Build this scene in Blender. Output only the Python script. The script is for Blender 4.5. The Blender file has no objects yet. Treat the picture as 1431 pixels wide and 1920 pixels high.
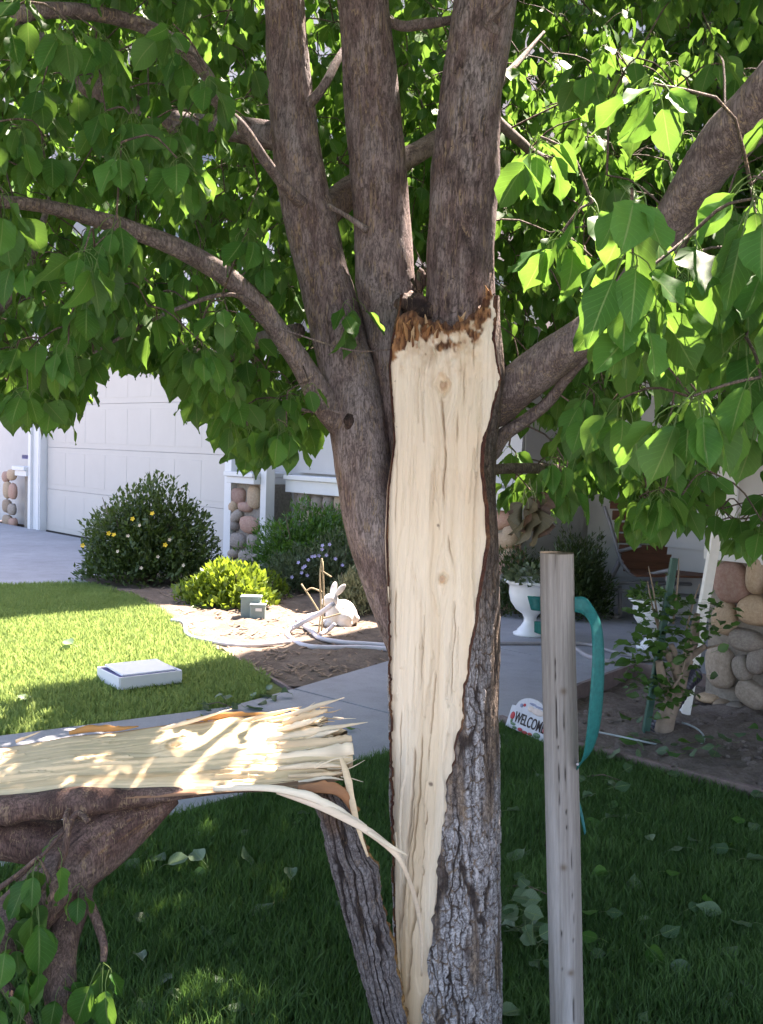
import bpy, bmesh, math, random
import numpy as np
from mathutils import Vector, Matrix
random.seed(7); rng = np.random.default_rng(11)
C = bpy.context.scene.collection
scene = bpy.context.scene
# ------------------------------------------------------------------ camera
CAM_H, FPX, W0, H0 = 1.35, 1950.0, 1431.0, 1920.0
PITCH, ROLL = math.atan(120/1950.0), 0.030
fwd = Vector((0, math.cos(PITCH), -math.sin(PITCH)))
right0 = Vector((1, 0, 0)); up0 = right0.cross(fwd)
cr, sr = math.cos(ROLL), math.sin(ROLL)
cam_r = right0*cr + up0*sr            # camera rolled so that the horizon sinks to the right
cam_u = up0*cr - right0*sr
cd = bpy.data.cameras.new('camera'); cam = bpy.data.objects.new('camera', cd); C.objects.link(cam)
cam.matrix_world = Matrix(((cam_r.x, cam_u.x, -fwd.x, 0), (cam_r.y, cam_u.y, -fwd.y, 0), (cam_r.z, cam_u.z, -fwd.z, CAM_H), (0, 0, 0, 1)))
cd.sensor_fit = 'VERTICAL'; cd.sensor_height = 36.0; cd.sensor_width = 36.0; cd.lens = FPX/H0*36.0
cd.clip_start = 0.05; cd.clip_end = 2000
scene.camera = cam
# ------------------------------------------------------------------ light
SUN_H = Vector((0.60, 0.80, 0)); SUN_EL = math.radians(58)
S = Vector((SUN_H.x*math.cos(SUN_EL), SUN_H.y*math.cos(SUN_EL), math.sin(SUN_EL)))
world = bpy.data.worlds.new('World'); scene.world = world; world.use_nodes = True
wn = world.node_tree; bg = wn.nodes['Background']
sky = wn.nodes.new('ShaderNodeTexSky'); sky.sky_type = 'NISHITA'; sky.sun_disc = False
sky.sun_elevation = SUN_EL; sky.sun_rotation = math.atan2(S.x, S.y)
sky.air_density = 1.0; sky.dust_density = 2.0; sky.ozone_density = 1.0
wn.links.new(sky.outputs[0], bg.inputs[0]); bg.inputs[1].default_value = 0.09
sd = bpy.data.lights.new('sun', 'SUN'); sun = bpy.data.objects.new('sun', sd); C.objects.link(sun)
sd.energy = 5.0; sd.angle = math.radians(0.53); sd.color = (1.0, 0.95, 0.86)
sun.rotation_euler = (-S).to_track_quat('-Z', 'Y').to_euler(); sun.location = (0, 0, 20)
vs = scene.view_settings
vs.view_transform = 'Standard'; vs.look = 'None'; vs.gamma = 1.0; vs.use_curve_mapping = False
vs.exposure = 3.05
vs.use_white_balance = True; vs.white_balance_temperature = 7000; vs.white_balance_tint = 22
scene.cycles.max_bounces = 8; scene.cycles.transparent_max_bounces = 8; scene.cycles.use_denoising = True
# ------------------------------------------------------------------ pixel <-> place
def ray(u, v):
    return fwd + cam_r*((u-W0/2)/FPX) - cam_u*((v-H0/2)/FPX)
def P(u, v, D):
    r = ray(u, v); return Vector((0, 0, CAM_H)) + r*(D/r.y)
def G(u, v, z=0.0):
    r = ray(u, v); t = (z-CAM_H)/r.z; return Vector((r.x*t, r.y*t, z))
RM = np.array([cam_r, cam_u, fwd])
def proj(p):
    q = (np.asarray(p)-np.array([0, 0, CAM_H])) @ RM.T
    d = np.where(np.abs(q[..., 2]) < 1e-6, 1e-6, q[..., 2])
    return W0/2+FPX*q[..., 0]/d, H0/2-FPX*q[..., 1]/d, q[..., 2]
# house frame: along the front (towards the right, nearer), inwards
HO = Vector((-4.9, 14.96, 0)); HD = Vector((0.666, -0.746, 0)).normalized(); HN = Vector((0.746, 0.666, 0)).normalized()
def HS(s, w, z=0.0): return HO + HD*s + HN*w + Vector((0, 0, z))
# ------------------------------------------------------------------ numpy noise
def _h(ix, iy, iz, seed):
    n = (ix.astype(np.int64)*374761393 + iy.astype(np.int64)*668265263 + iz.astype(np.int64)*2147483647 + seed*1274126177) & 0xffffffff
    n = ((n ^ (n >> 13))*1274126177) & 0xffffffff
    n = (n ^ (n >> 16)) & 0xffffffff
    return n/4294967295.0
def vn(x, y, z=0.0, seed=0):
    x, y, z = np.broadcast_arrays(np.asarray(x, float), np.asarray(y, float), np.asarray(z, float))
    ix, iy, iz = np.floor(x), np.floor(y), np.floor(z)
    fx, fy, fz = x-ix, y-iy, z-iz
    fx, fy, fz = [f*f*(3-2*f) for f in (fx, fy, fz)]
    r = 0
    for a in (0, 1):
        for b in (0, 1):
            for c in (0, 1):
                w = (fx if a else 1-fx)*(fy if b else 1-fy)*(fz if c else 1-fz)
                r = r + w*_h(ix+a, iy+b, iz+c, seed)
    return r
def fbm(x, y, z=0.0, o=4, seed=0):
    r, a, t = 0, 0.5, 0
    for i in range(o):
        r = r + a*vn(np.asarray(x)*2**i, np.asarray(y)*2**i, np.asarray(z)*2**i, seed+i); t += a; a *= 0.5
    return r/t
def vor(x, y, seed=0):
    ix, iy = np.floor(x), np.floor(y)
    f1 = np.full(np.shape(x), 9.0); f2 = f1.copy(); idv = np.zeros(np.shape(x))
    for a in (-1, 0, 1):
        for b in (-1, 0, 1):
            cx, cy = ix+a, iy+b
            px = cx+0.15+0.7*_h(cx, cy, cx*0, seed); py = cy+0.15+0.7*_h(cx, cy, cx*0+5, seed)
            d = np.hypot(x-px, y-py); hid = _h(cx, cy, cx*0+9, seed)
            m = d < f1
            f2 = np.where(m, f1, np.minimum(f2, d)); idv = np.where(m, hid, idv); f1 = np.where(m, d, f1)
    return f1, f2, idv
def sst(a, b, x):
    t = np.clip((x-a)/(b-a), 0, 1); return t*t*(3-2*t)
def mixc(a, b, t):
    return np.asarray(a)*(1-t[..., None]) + np.asarray(b)*t[..., None]
# ------------------------------------------------------------------ mesh building
def npmesh(name, V, F, col=None, uv=None, smooth=True):
    """F: list of arrays (n,3) or (n,4)"""
    V = np.asarray(V, np.float32); me = bpy.data.meshes.new(name)
    Fs = [np.asarray(f, np.int32) for f in F if len(f)]
    me.vertices.add(len(V)); me.vertices.foreach_set('co', V.ravel())
    nl = sum(f.size for f in Fs); npoly = sum(len(f) for f in Fs)
    me.loops.add(nl); me.polygons.add(npoly)
    li = np.concatenate([f.ravel() for f in Fs]); me.loops.foreach_set('vertex_index', li)
    tot = np.concatenate([np.full(len(f), f.shape[1], np.int32) for f in Fs])
    st = np.concatenate([[0], np.cumsum(tot)[:-1]]).astype(np.int32)
    me.polygons.foreach_set('loop_start', st); me.polygons.foreach_set('loop_total', tot)
    if smooth: me.polygons.foreach_set('use_smooth', np.ones(npoly, bool))
    if col is not None:
        a = me.color_attributes.new('Col', 'FLOAT_COLOR', 'POINT')
        c = np.ones((len(V), 4), np.float32); c[:, :3] = col; a.data.foreach_set('color', c.ravel())
    if uv is not None:
        l = me.uv_layers.new(name='UVMap'); l.data.foreach_set('uv', np.asarray(uv, np.float32)[li].ravel())
    me.update(calc_edges=True); me.validate()
    return me
def gridf(nr, nc, wrap=False, off=0):
    r = np.arange(nr-1)[:, None]; c = np.arange(nc if wrap else nc-1)[None, :]
    c2 = (c+1) % nc
    return np.stack([r*nc+c, r*nc+c2, (r+1)*nc+c2, (r+1)*nc+c], -1).reshape(-1, 4)+off
def obj(name, me, m=None, parent=None, kind=None, label=None):
    o = bpy.data.objects.new(name, me); C.objects.link(o)
    if m is not None and not len(me.materials): me.materials.append(m)
    if parent is not None:
        o.parent = parent; o.matrix_parent_inverse = Matrix.Translation(-parent.location) if parent.type == 'EMPTY' else Matrix.Identity(4)
    if kind: o['kind'] = kind
    if label: o['label'] = label
    return o
def tag(o, label, cat, group=None):
    o['label'] = label; o['category'] = cat
    if group: o['group'] = group
    return o
def thing(name, loc, label=None, cat=None, group=None, kind=None):
    o = bpy.data.objects.new(name, None); C.objects.link(o); o.location = loc; o.empty_display_size = 0.1
    if label: tag(o, label, cat, group)
    if kind: o['kind'] = kind
    return o
class MB:
    def __init__(s): s.bm = bmesh.new()
    def box(s, c, sx, sy, sz, ax=None, bev=0.0):
        """centred box with half sizes; ax = (x,y,z) axes"""
        ax = ax or (Vector((1, 0, 0)), Vector((0, 1, 0)), Vector((0, 0, 1)))
        r = bmesh.ops.create_cube(s.bm, size=2.0)
        M = Matrix((( ax[0].x*sx, ax[1].x*sy, ax[2].x*sz, c[0]), (ax[0].y*sx, ax[1].y*sy, ax[2].y*sz, c[1]), (ax[0].z*sx, ax[1].z*sy, ax[2].z*sz, c[2]), (0, 0, 0, 1)))
        bmesh.ops.transform(s.bm, matrix=M, verts=r['verts'])
        if bev:
            es = list({e for v in r['verts'] for e in v.link_edges})
            bmesh.ops.bevel(s.bm, geom=es, offset=bev, segments=2, affect='EDGES', profile=0.5)
        return s
    def tube(s, pts, rad, n=8):
        pts = [Vector(p) for p in pts]; m = len(pts)
        rad = [rad]*m if np.isscalar(rad) else rad
        prev = None; rings = []
        for i, p in enumerate(pts):
            t = (pts[min(i+1, m-1)]-pts[max(i-1, 0)]).normalized()
            if prev is None:
                a = Vector((0, 0, 1)) if abs(t.z) < 0.9 else Vector((1, 0, 0)); nx = t.cross(a).normalized()
            else: nx = (prev-t*prev.dot(t)).normalized()
            prev = nx; ny = t.cross(nx)
            rings.append([s.bm.verts.new(p+(nx*math.cos(2*math.pi*k/n)+ny*math.sin(2*math.pi*k/n))*rad[i]) for k in range(n)])
        for a, b in zip(rings, rings[1:]):
            for k in range(n): s.bm.faces.new((a[k], a[(k+1) % n], b[(k+1) % n], b[k]))
        s.bm.faces.new(rings[0][::-1]); s.bm.faces.new(rings[-1]); return s
    def lathe(s, prof, c, n=32):
        rings = [[s.bm.verts.new((c[0]+r*math.cos(2*math.pi*k/n), c[1]+r*math.sin(2*math.pi*k/n), c[2]+z)) for k in range(n)] for r, z in prof]
        for a, b in zip(rings, rings[1:]):
            for k in range(n): s.bm.faces.new((a[k], a[(k+1) % n], b[(k+1) % n], b[k]))
        s.bm.faces.new(rings[0][::-1]); s.bm.faces.new(rings[-1]); return s
    def prism(s, poly, z0, z1):
        lo = [s.bm.verts.new((p[0], p[1], z0)) for p in poly]; hi = [s.bm.verts.new((p[0], p[1], z1)) for p in poly]
        n = len(poly)
        for k in range(n): s.bm.faces.new((lo[k], lo[(k+1) % n], hi[(k+1) % n], hi[k]))
        s.bm.faces.new(hi); s.bm.faces.new(lo[::-1]); return s
    def ball(s, c, rx, ry, rz, ax=None, sub=2):
        r = bmesh.ops.create_icosphere(s.bm, subdivisions=sub, radius=1.0)
        ax = ax or (Vector((1, 0, 0)), Vector((0, 1, 0)), Vector((0, 0, 1)))
        M = Matrix(((ax[0].x*rx, ax[1].x*ry, ax[2].x*rz, c[0]), (ax[0].y*rx, ax[1].y*ry, ax[2].y*rz, c[1]), (ax[0].z*rx, ax[1].z*ry, ax[2].z*rz, c[2]), (0, 0, 0, 1)))
        bmesh.ops.transform(s.bm, matrix=M, verts=r['verts']); return s
    def mesh(s, name, smooth=False):
        bmesh.ops.recalc_face_normals(s.bm, faces=s.bm.faces)
        me = bpy.data.meshes.new(name); s.bm.to_mesh(me); s.bm.free()
        if smooth: me.polygons.foreach_set('use_smooth', [True]*len(me.polygons))
        return me
def cat_path(pts, n):
    """Catmull-Rom resample of (k,dim) control points"""
    p = np.asarray(pts, float); k = len(p)
    p = np.vstack([2*p[0]-p[1], p, 2*p[-1]-p[-2]])
    t = np.linspace(0, k-1-1e-6, n); i = t.astype(int); f = (t-i)[:, None]
    a, b, c, d = p[i], p[i+1], p[i+2], p[i+3]
    return 0.5*((2*b)+(-a+c)*f+(2*a-5*b+4*c-d)*f**2+(-a+3*b-3*c+d)*f**3)
# ------------------------------------------------------------------ materials
class NT:
    def __init__(s, name, rough=0.8, spec=0.3):
        s.m = bpy.data.materials.new(name); s.m.use_nodes = True; s.t = s.m.node_tree
        s.b = s.t.nodes['Principled BSDF']; s.out = s.t.nodes['Material Output']
        s.b.inputs['Roughness'].default_value = rough; s.b.inputs['Specular IOR Level'].default_value = spec
    def n(s, typ, props=None, **ins):
        nd = s.t.nodes.new('ShaderNode'+typ)
        for k, v in (props or {}).items(): setattr(nd, k, v)
        for k, v in ins.items():
            key = k.replace('_', ' ')
            inp = nd.inputs[int(k[1:])] if k[0] == 'i' and k[1:].isdigit() else nd.inputs[key]
            if hasattr(v, 'is_output'): s.t.links.new(v, inp)
            elif isinstance(v, tuple) and len(v) == 3 and inp.type == 'RGBA': inp.default_value = (*v, 1)
            else: inp.default_value = v
        return nd
    def ln(s, a, b): s.t.links.new(a, b)
    def coord(s, scale=(1, 1, 1), which='Object'):
        tc = s.n('TexCoord'); mp = s.n('Mapping', Scale=scale); s.ln(tc.outputs[which], mp.inputs[0]); return mp.outputs[0]
    def noise(s, scale, detail=4.0, rough=0.6, vec=None, sc=(1, 1, 1)):
        vec = vec or s.coord(sc); return s.n('TexNoise', Vector=vec, Scale=scale, Detail=detail, Roughness=rough).outputs[0]
    def ramp(s, fac, stops):
        r = s.n('ValToRGB', Fac=fac); e = r.color_ramp.elements
        while len(e) < len(stops): e.new(0.5)
        for x, (pos, c) in zip(e, stops): x.position = pos; x.color = (*c, 1)
        return r.outputs[0]
    def mix(s, f, a, b, mode='MIX'):
        m = s.n('Mix', {'data_type': 'RGBA', 'blend_type': mode})
        for inp, v in ((m.inputs[0], f), (m.inputs[6], a), (m.inputs[7], b)):
            if hasattr(v, 'is_output'): s.ln(v, inp)
            else: inp.default_value = (*v, 1) if isinstance(v, tuple) else v
        return m.outputs[2]
    def math(s, op, a, b=0.0, c=0.0):
        m = s.n('Math', {'operation': op})
        for inp, v in zip(m.inputs, (a, b, c)):
            if hasattr(v, 'is_output'): s.ln(v, inp)
            else: inp.default_value = v
        return m.outputs[0]
    def color(s, c):
        if hasattr(c, 'is_output'): s.ln(c, s.b.inputs['Base Color'])
        else: s.b.inputs['Base Color'].default_value = (*c, 1)
        return s
    def bump(s, h, strength=0.4, dist=0.01):
        b = s.n('Bump', Height=h, Strength=strength, Distance=dist); s.ln(b.outputs[0], s.b.inputs['Normal']); return s
def simple(name, c, rough=0.7, var=0.15, scale=12, bump=0.1, dist=0.004, sc=(1, 1, 1), spec=0.3):
    t = NT(name, rough, spec); f = t.noise(scale, 5, 0.65, sc=sc)
    lo = tuple(x*(1-var) for x in c); hi = tuple(min(1, x*(1+var)) for x in c)
    t.color(t.ramp(f, [(0.25, lo), (0.75, hi)])).bump(f, bump, dist); return t.m
def vcol(name, rough=0.85, grain=(60, 60, 8), gscale=6.0, gvar=0.25, bump=0.5, dist=0.003, spec=0.2):
    t = NT(name, rough, spec); a = t.n('VertexColor', {'layer_name': 'Col'}).outputs[0]
    f = t.noise(gscale, 6, 0.7, sc=grain)
    k = t.ramp(f, [(0.25, (1-gvar,)*3), (0.75, (1+gvar*0.6,)*3)])
    t.color(t.mix(1.0, a, k, 'MULTIPLY')).bump(f, bump, dist); return t.m
M = {}
def barkmat(name, rough, crack_sc, tan_sc, ck, tk, tan, gr, bumpd):
    t = NT(name, rough, 0.25); a = t.n('VertexColor', {'layer_name': 'Col'}).outputs[0]
    w = t.noise(26, 3, 0.6); vec = t.coord(crack_sc); v2 = t.n('VectorMath', {'operation': 'ADD'}, i0=vec, i1=t.n('VectorMath', {'operation': 'SCALE'}, i0=t.n('TexNoise', Vector=t.coord((1, 1, 1)), Scale=38.0, Detail=3.0).outputs[1], Scale=1.6).outputs[0]).outputs[0]
    n1 = t.n('TexNoise', Vector=v2, Scale=1.0, Detail=3.0, Roughness=0.6).outputs[0]
    rid = t.math('ABSOLUTE', t.math('SUBTRACT', n1, 0.5)); line = t.ramp(rid, [(0.0, (1, 1, 1)), (0.035, (0.55, 0.55, 0.55)), (0.075, (0, 0, 0))])
    n2 = t.noise(1.0, 2.0, 0.5, sc=tan_sc); r2 = t.math('ABSOLUTE', t.math('SUBTRACT', n2, 0.5)); l2 = t.ramp(r2, [(0.0, (1, 1, 1)), (0.03, (0, 0, 0))])
    msk = t.ramp(w, [(0.45, (0, 0, 0)), (0.6, (1, 1, 1))])
    g = t.noise(5, 6, 0.72, sc=gr); k = t.mix(1.0, a, t.ramp(g, [(0.25, (0.62, 0.62, 0.62)), (0.75, (1.25, 1.25, 1.25))]), 'MULTIPLY')
    k = t.mix(t.math('MULTIPLY', line, ck), k, (0.022, 0.016, 0.014)); k = t.mix(t.math('MULTIPLY', t.math('MULTIPLY', l2, msk), tk), k, tan)
    h = t.math('SUBTRACT', g, t.math('MULTIPLY', line, 0.9)); t.color(k).bump(h, 0.55, bumpd); return t.m
M['bark_low'] = barkmat('grey_plated_bark', 0.9, (85, 85, 60), (60, 60, 9), 0.55, 0.45, (0.22, 0.15, 0.09), (34, 34, 22), 0.004)
M['bark_up'] = barkmat('red_brown_bark', 0.8, (150, 150, 24), (95, 95, 7), 0.55, 0.7, (0.36, 0.26, 0.15), (60, 60, 16), 0.004)
M['wood'] = vcol('fresh_split_wood', 0.7, (70, 70, 2.2), 4, 0.10, 0.35, 0.003, 0.25)
M['slabwood'] = vcol('fresh_torn_wood', 0.65, (3, 60, 60), 4, 0.10, 0.3, 0.003, 0.25)
M['stake'] = vcol('weathered_pole_wood', 0.85, (60, 60, 3), 5, 0.22, 0.5, 0.003)
M['siding'] = simple('painted_siding', (0.43, 0.435, 0.43), 0.6, 0.04, 5, 0.05)
M['trim'] = simple('white_trim_paint', (0.62, 0.635, 0.63), 0.5, 0.04, 6, 0.05)
M['garage'] = simple('garage_door_paint', (0.47, 0.457, 0.425), 0.5, 0.035, 3, 0.04)
M['mortar'] = simple('grey_mortar', (0.25, 0.225, 0.195), 0.95, 0.3, 40, 0.5, 0.01)
def stone_mat(name, a, b, c):
    t = NT(name, 0.85, 0.25); oi = t.n('ObjectInfo')
    f = t.noise(7, 6, 0.65); g = t.noise(60, 4, 0.7)
    k = t.ramp(f, [(0.3, a), (0.55, b), (0.75, c)])
    hv = t.ramp(oi.outputs['Random'], [(0, (0.75, 0.75, 0.78)), (0.5, (1, 1, 1)), (1, (1.15, 1.1, 1.05))])
    k = t.mix(1.0, k, hv, 'MULTIPLY'); k = t.mix(0.35, k, t.ramp(g, [(0.3, (0.5, 0.5, 0.5)), (0.7, (1.2, 1.2, 1.2))]), 'MULTIPLY')
    t.color(k).bump(g, 0.35, 0.004); return t.m
M['stone_pink'] = stone_mat('pink_river_stone', (0.36, 0.20, 0.155), (0.42, 0.275, 0.215), (0.48, 0.35, 0.27))
M['stone_tan'] = stone_mat('tan_river_stone', (0.36, 0.26, 0.175), (0.45, 0.34, 0.235), (0.50, 0.41, 0.31))
M['stone_grey'] = stone_mat('grey_river_stone', (0.25, 0.21, 0.175), (0.34, 0.295, 0.25), (0.43, 0.38, 0.32))
def concrete(name, c):
    t = NT(name, 0.85, 0.25)
    f = t.noise(1.3, 5, 0.6); g = t.noise(90, 3, 0.7); st = t.noise(6, 6, 0.7)
    k = t.ramp(f, [(0.3, tuple(x*0.86 for x in c)), (0.7, tuple(x*1.08 for x in c))])
    k = t.mix(0.5, k, t.ramp(st, [(0.35, (0.78, 0.77, 0.75)), (0.55, (1, 1, 1))]), 'MULTIPLY')
    k = t.mix(0.4, k, t.ramp(g, [(0.3, (0.7, 0.7, 0.7)), (0.7, (1.15, 1.15, 1.15))]), 'MULTIPLY')
    t.color(k).bump(g, 0.25, 0.003); return t.m
M['concrete'] = concrete('pavement_concrete', (0.315, 0.325, 0.345))
M['drive'] = concrete('driveway_concrete', (0.30, 0.305, 0.315))
def soilm(name, c):
    t = NT(name, 0.98, 0.1); f = t.noise(9, 7, 0.7); g = t.noise(60, 5, 0.75)
    k = t.ramp(f, [(0.3, tuple(x*0.6 for x in c)), (0.7, tuple(x*1.2 for x in c))])
    k = t.mix(0.7, k, t.ramp(g, [(0.3, (0.5, 0.48, 0.46)), (0.7, (1.25, 1.25, 1.25))]), 'MULTIPLY')
    t.color(k).bump(g, 0.7, 0.015); return t.m
M['soil'] = soilm('dry_garden_soil', (0.185, 0.150, 0.118)); M['soil_dark'] = soilm('turned_soil', (0.235, 0.195, 0.17))
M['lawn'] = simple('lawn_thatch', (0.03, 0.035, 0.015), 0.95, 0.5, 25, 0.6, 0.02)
def leafmat(name, dark, light, trans, rough=0.42, veins=True, tf=0.4, spec=0.45):
    t = NT(name, rough, spec)
    a = t.n('VertexColor', {'layer_name': 'Col'}).outputs[0]
    sep = t.n('SeparateColor', Color=a); tint = sep.outputs[0]
    k = t.ramp(tint, [(0.0, dark), (1.0, light)])
    if veins:
        uv = t.n('UVMap'); sx = t.n('SeparateXYZ', Vector=uv.outputs[0])
        dx = t.math('ABSOLUTE', t.math('SUBTRACT', sx.outputs[0], 0.5))
        rib = t.math('LESS_THAN', dx, 0.022)
        ph = t.math('SUBTRACT', t.math('MULTIPLY', sx.outputs[1], 9.0), t.math('MULTIPLY', dx, 5.0))
        fr = t.math('FRACT', ph); vein = t.math('LESS_THAN', fr, 0.10)
        k = t.mix(t.math('MULTIPLY', vein, 0.34), k, tuple(min(1, x*1.9) for x in light))
        k = t.mix(t.math('MULTIPLY', rib, 0.75), k, (0.20, 0.27, 0.09))
        bl = t.noise(30, 4, 0.6); k = t.mix(0.35, k, t.ramp(bl, [(0.3, (0.72, 0.72, 0.72)), (0.7, (1.2, 1.2, 1.2))]), 'MULTIPLY')
    geo = t.n('NewGeometry'); k2 = t.mix(t.math('MULTIPLY', geo.outputs['Backfacing'], 0.25), k, (0.10, 0.15, 0.08))
    t.color(k2)
    tr = t.n('BsdfTranslucent', Color=t.mix(0.6, k, trans)); ms = t.n('MixShader', Fac=tf)
    t.ln(t.b.outputs[0], ms.inputs[1]); t.ln(tr.outputs[0], ms.inputs[2]); t.ln(ms.outputs[0], t.out.inputs[0])
    return t.m
M['leaf'] = leafmat('pear_leaf', (0.022, 0.088, 0.013), (0.064, 0.180, 0.031), (0.23, 0.43, 0.05), 0.52, True, 0.42, 0.22)
M['leaf_limp'] = leafmat('limp_leaf', (0.035, 0.085, 0.035), (0.13, 0.20, 0.11), (0.1, 0.18, 0.05), 0.5, True, 0.2, 0.3)
M['leaf_brown'] = leafmat('withered_leaf', (0.030, 0.016, 0.008), (0.085, 0.050, 0.024), (0.06, 0.03, 0.01), 0.6, True, 0.15)
M['petiole'] = simple('leaf_stalk', (0.17, 0.22, 0.06), 0.5, 0.1)
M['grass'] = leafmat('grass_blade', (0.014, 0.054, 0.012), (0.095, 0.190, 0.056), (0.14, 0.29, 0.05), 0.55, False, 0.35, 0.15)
M['grass_sunlit'] = leafmat('sunlight_toned_grass_blade', (0.09, 0.165, 0.035), (0.235, 0.315, 0.11), (0.42, 0.54, 0.15), 0.6, False, 0.4, 0.1)  # brighter copy of the grass, left lawn's sunlight put into its colour
def solo(name, me, m, label=None, cat=None, group=None, kind=None, base=None):
    if base is None:
        n = len(me.vertices); a = np.empty(n*3, np.float32); me.vertices.foreach_get('co', a); a = a.reshape(-1, 3)
        base = Vector(((a[:, 0].min()+a[:, 0].max())/2, (a[:, 1].min()+a[:, 1].max())/2, a[:, 2].min()))
    me.transform(Matrix.Translation(-Vector(base)))
    o = bpy.data.objects.new(name, me); C.objects.link(o); o.location = base
    if m is not None: me.materials.append(m)
    if label: tag(o, label, cat, group)
    if kind: o['kind'] = kind
    return o
# ================================================================== GROUND
M['lawn_sunlit'] = simple('sunlight_toned_thatch', (0.11, 0.15, 0.04), 0.95, 0.4, 25, 0.6, 0.02)  # brighter thatch copy, sunlight put into its colour too
GP = lambda L: [G(u, v) for u, v in L]
def inpoly(x, y, poly):
    r = np.zeros(x.shape, bool); n = len(poly)
    for i in range(n):
        x1, y1 = poly[i][0], poly[i][1]; x2, y2 = poly[(i+1) % n][0], poly[(i+1) % n][1]
        c = (y1 > y) != (y2 > y)
        r ^= c & (x < (x2-x1)*(y-y1)/(y2-y1+1e-12)+x1)
    return r
solo('ground', MB().box((0, 0, -0.3), 900, 900, 0.22).mesh('ground'), M['soil_dark'], kind='structure')
solo('street', MB().box((0, -9.0, -0.05), 40, 7.6, 0.04).mesh('street'), M['drive'], kind='structure')
lawnL_b = [(548, 1298), (430, 1232), (350, 1190), (310, 1150), (250, 1118), (170, 1097)]
pathU = [(-300, 1425), (0, 1388), (430, 1333), (548, 1298)]
lawnL = GP(pathU + lawnL_b[1:] + [(0, 1100), (-900, 1118), (-1300, 1500)])
dirtL = GP([(548, 1298), (725, 1246), (860, 1203)]) + [HS(8.7, 0.3), HS(5.6, 0.3), HS(5.0, -0.02)] + GP([(440, 1064), (150, 1086), (170, 1097)] + lawnL_b[::-1][1:-1])
drive = GP([(150, 1086), (440, 1064)]) + [HS(4.9, -0.02), HS(-6, -0.02)] + GP([(-900, 1118), (0, 1100), (170, 1097)])
edgeR = [(940, 1362), (1030, 1402), (1130, 1425), (1260, 1462), (1431, 1505), (1700, 1575)]
lowE = [(870, 1382), (730, 1420), (480, 1492), (270, 1556), (0, 1640), (-300, 1720)]
slab1 = GP([(548, 1298), (870, 1382)] + lowE[1:] + pathU[:-1])
slab2 = GP([(548, 1298), (725, 1246), (860, 1203), (939, 1222), (1107, 1257), (1190, 1273), (1084, 1316), (1045, 1335), (1030, 1402), (940, 1362), (870, 1382)])
porch = GP([(860, 1203), (939, 1222), (1107, 1257), (1190, 1273)]) + [HS(11.45, -0.9), HS(11.45, 1.3), HS(8.7, 1.3), HS(8.7, 0.3)]
lawnR = GP(edgeR) + [Vector((3.2, 1.2, 0)), Vector((-3, 1.2, 0))] + GP(lowE[::-1])
dirtR = GP([(1030, 1402), (1045, 1335), (1084, 1316), (1190, 1273)]) + [HS(11.45, -0.9), HS(11.45, -1.2), HS(14, -1.2)] + GP(edgeR[1:][::-1])
def sheet(name, poly, m, z=0.0, res=0.06, amp=0.0, seed=0, kind='structure'):
    """ground sheet with gentle relief, triangulated on a fine lattice"""
    xs = [p[0] for p in poly]; ys = [p[1] for p in poly]
    bm = bmesh.new(); bm.faces.new([bm.verts.new((p[0], p[1], 0)) for p in poly])
    for ax in (0, 1):
        lo, hi = (min(xs), max(xs)) if ax == 0 else (min(ys), max(ys))
        lo = max(lo, -4.5); hi = min(hi, 13 if ax else 4.5)
        for t in np.arange(lo, hi, res):
            no = (1, 0, 0) if ax == 0 else (0, 1, 0); co = (t, 0, 0) if ax == 0 else (0, t, 0)
            bmesh.ops.bisect_plane(bm, geom=bm.verts[:]+bm.edges[:]+bm.faces[:], plane_co=co, plane_no=no, dist=1e-5)
    bmesh.ops.triangulate(bm, faces=[f for f in bm.faces if len(f.verts) > 4])
    bmesh.ops.recalc_face_normals(bm, faces=bm.faces)
    c = np.array([v.co for v in bm.verts])
    h = z + amp*(fbm(c[:, 0]*3, c[:, 1]*3, 0, 3, seed)-0.5)*2 + amp*1.2*(fbm(c[:, 0]*16, c[:, 1]*16, 0, 3, seed+5)-0.5)*2 + amp*0.9*np.clip(vn(c[:, 0]*30, c[:, 1]*30, 0, seed+8)-0.62, 0, 1)*2
    for v, q in zip(bm.verts, h): v.co.z = q
    me = bpy.data.meshes.new(name); bm.to_mesh(me); bm.free()
    me.polygons.foreach_set('use_smooth', [True]*len(me.polygons))
    if sum(p.normal.z for p in me.polygons) < 0: me.flip_normals()
    return solo(name, me, m, kind=kind)
sheet('lawn', lawnL, M['lawn_sunlit'], 0.0, 0.5, 0.01, 1)
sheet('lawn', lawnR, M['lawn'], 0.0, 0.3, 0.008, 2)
sheet('flower_bed', dirtL, M['soil'], 0.012, 0.09, 0.022, 3)
sheet('planting_bed', dirtR, M['soil_dark'], 0.015, 0.05, 0.024, 4)
def inset(poly, d):
    c = sum((Vector(p) for p in poly), Vector())/len(poly); out = []
    n = len(poly)
    area = sum(poly[i][0]*poly[(i+1) % n][1]-poly[(i+1) % n][0]*poly[i][1] for i in range(n)); sg = 1 if area > 0 else -1
    for i in range(n):
        p0, p1, p2 = Vector(poly[i-1][:2]), Vector(poly[i][:2]), Vector(poly[(i+1) % n][:2])
        e1 = (p1-p0).normalized(); e2 = (p2-p1).normalized()
        n1 = Vector((-e1.y, e1.x))*sg; n2 = Vector((-e2.y, e2.x))*sg; b = n1+n2
        b = b/max(0.4, b.length_squared)*2 if b.length > 1e-4 else n1
        q = p1+b*d; out.append((q.x, q.y))
    return out
walk = thing('walkway', slab1[0], kind='structure')
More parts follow.
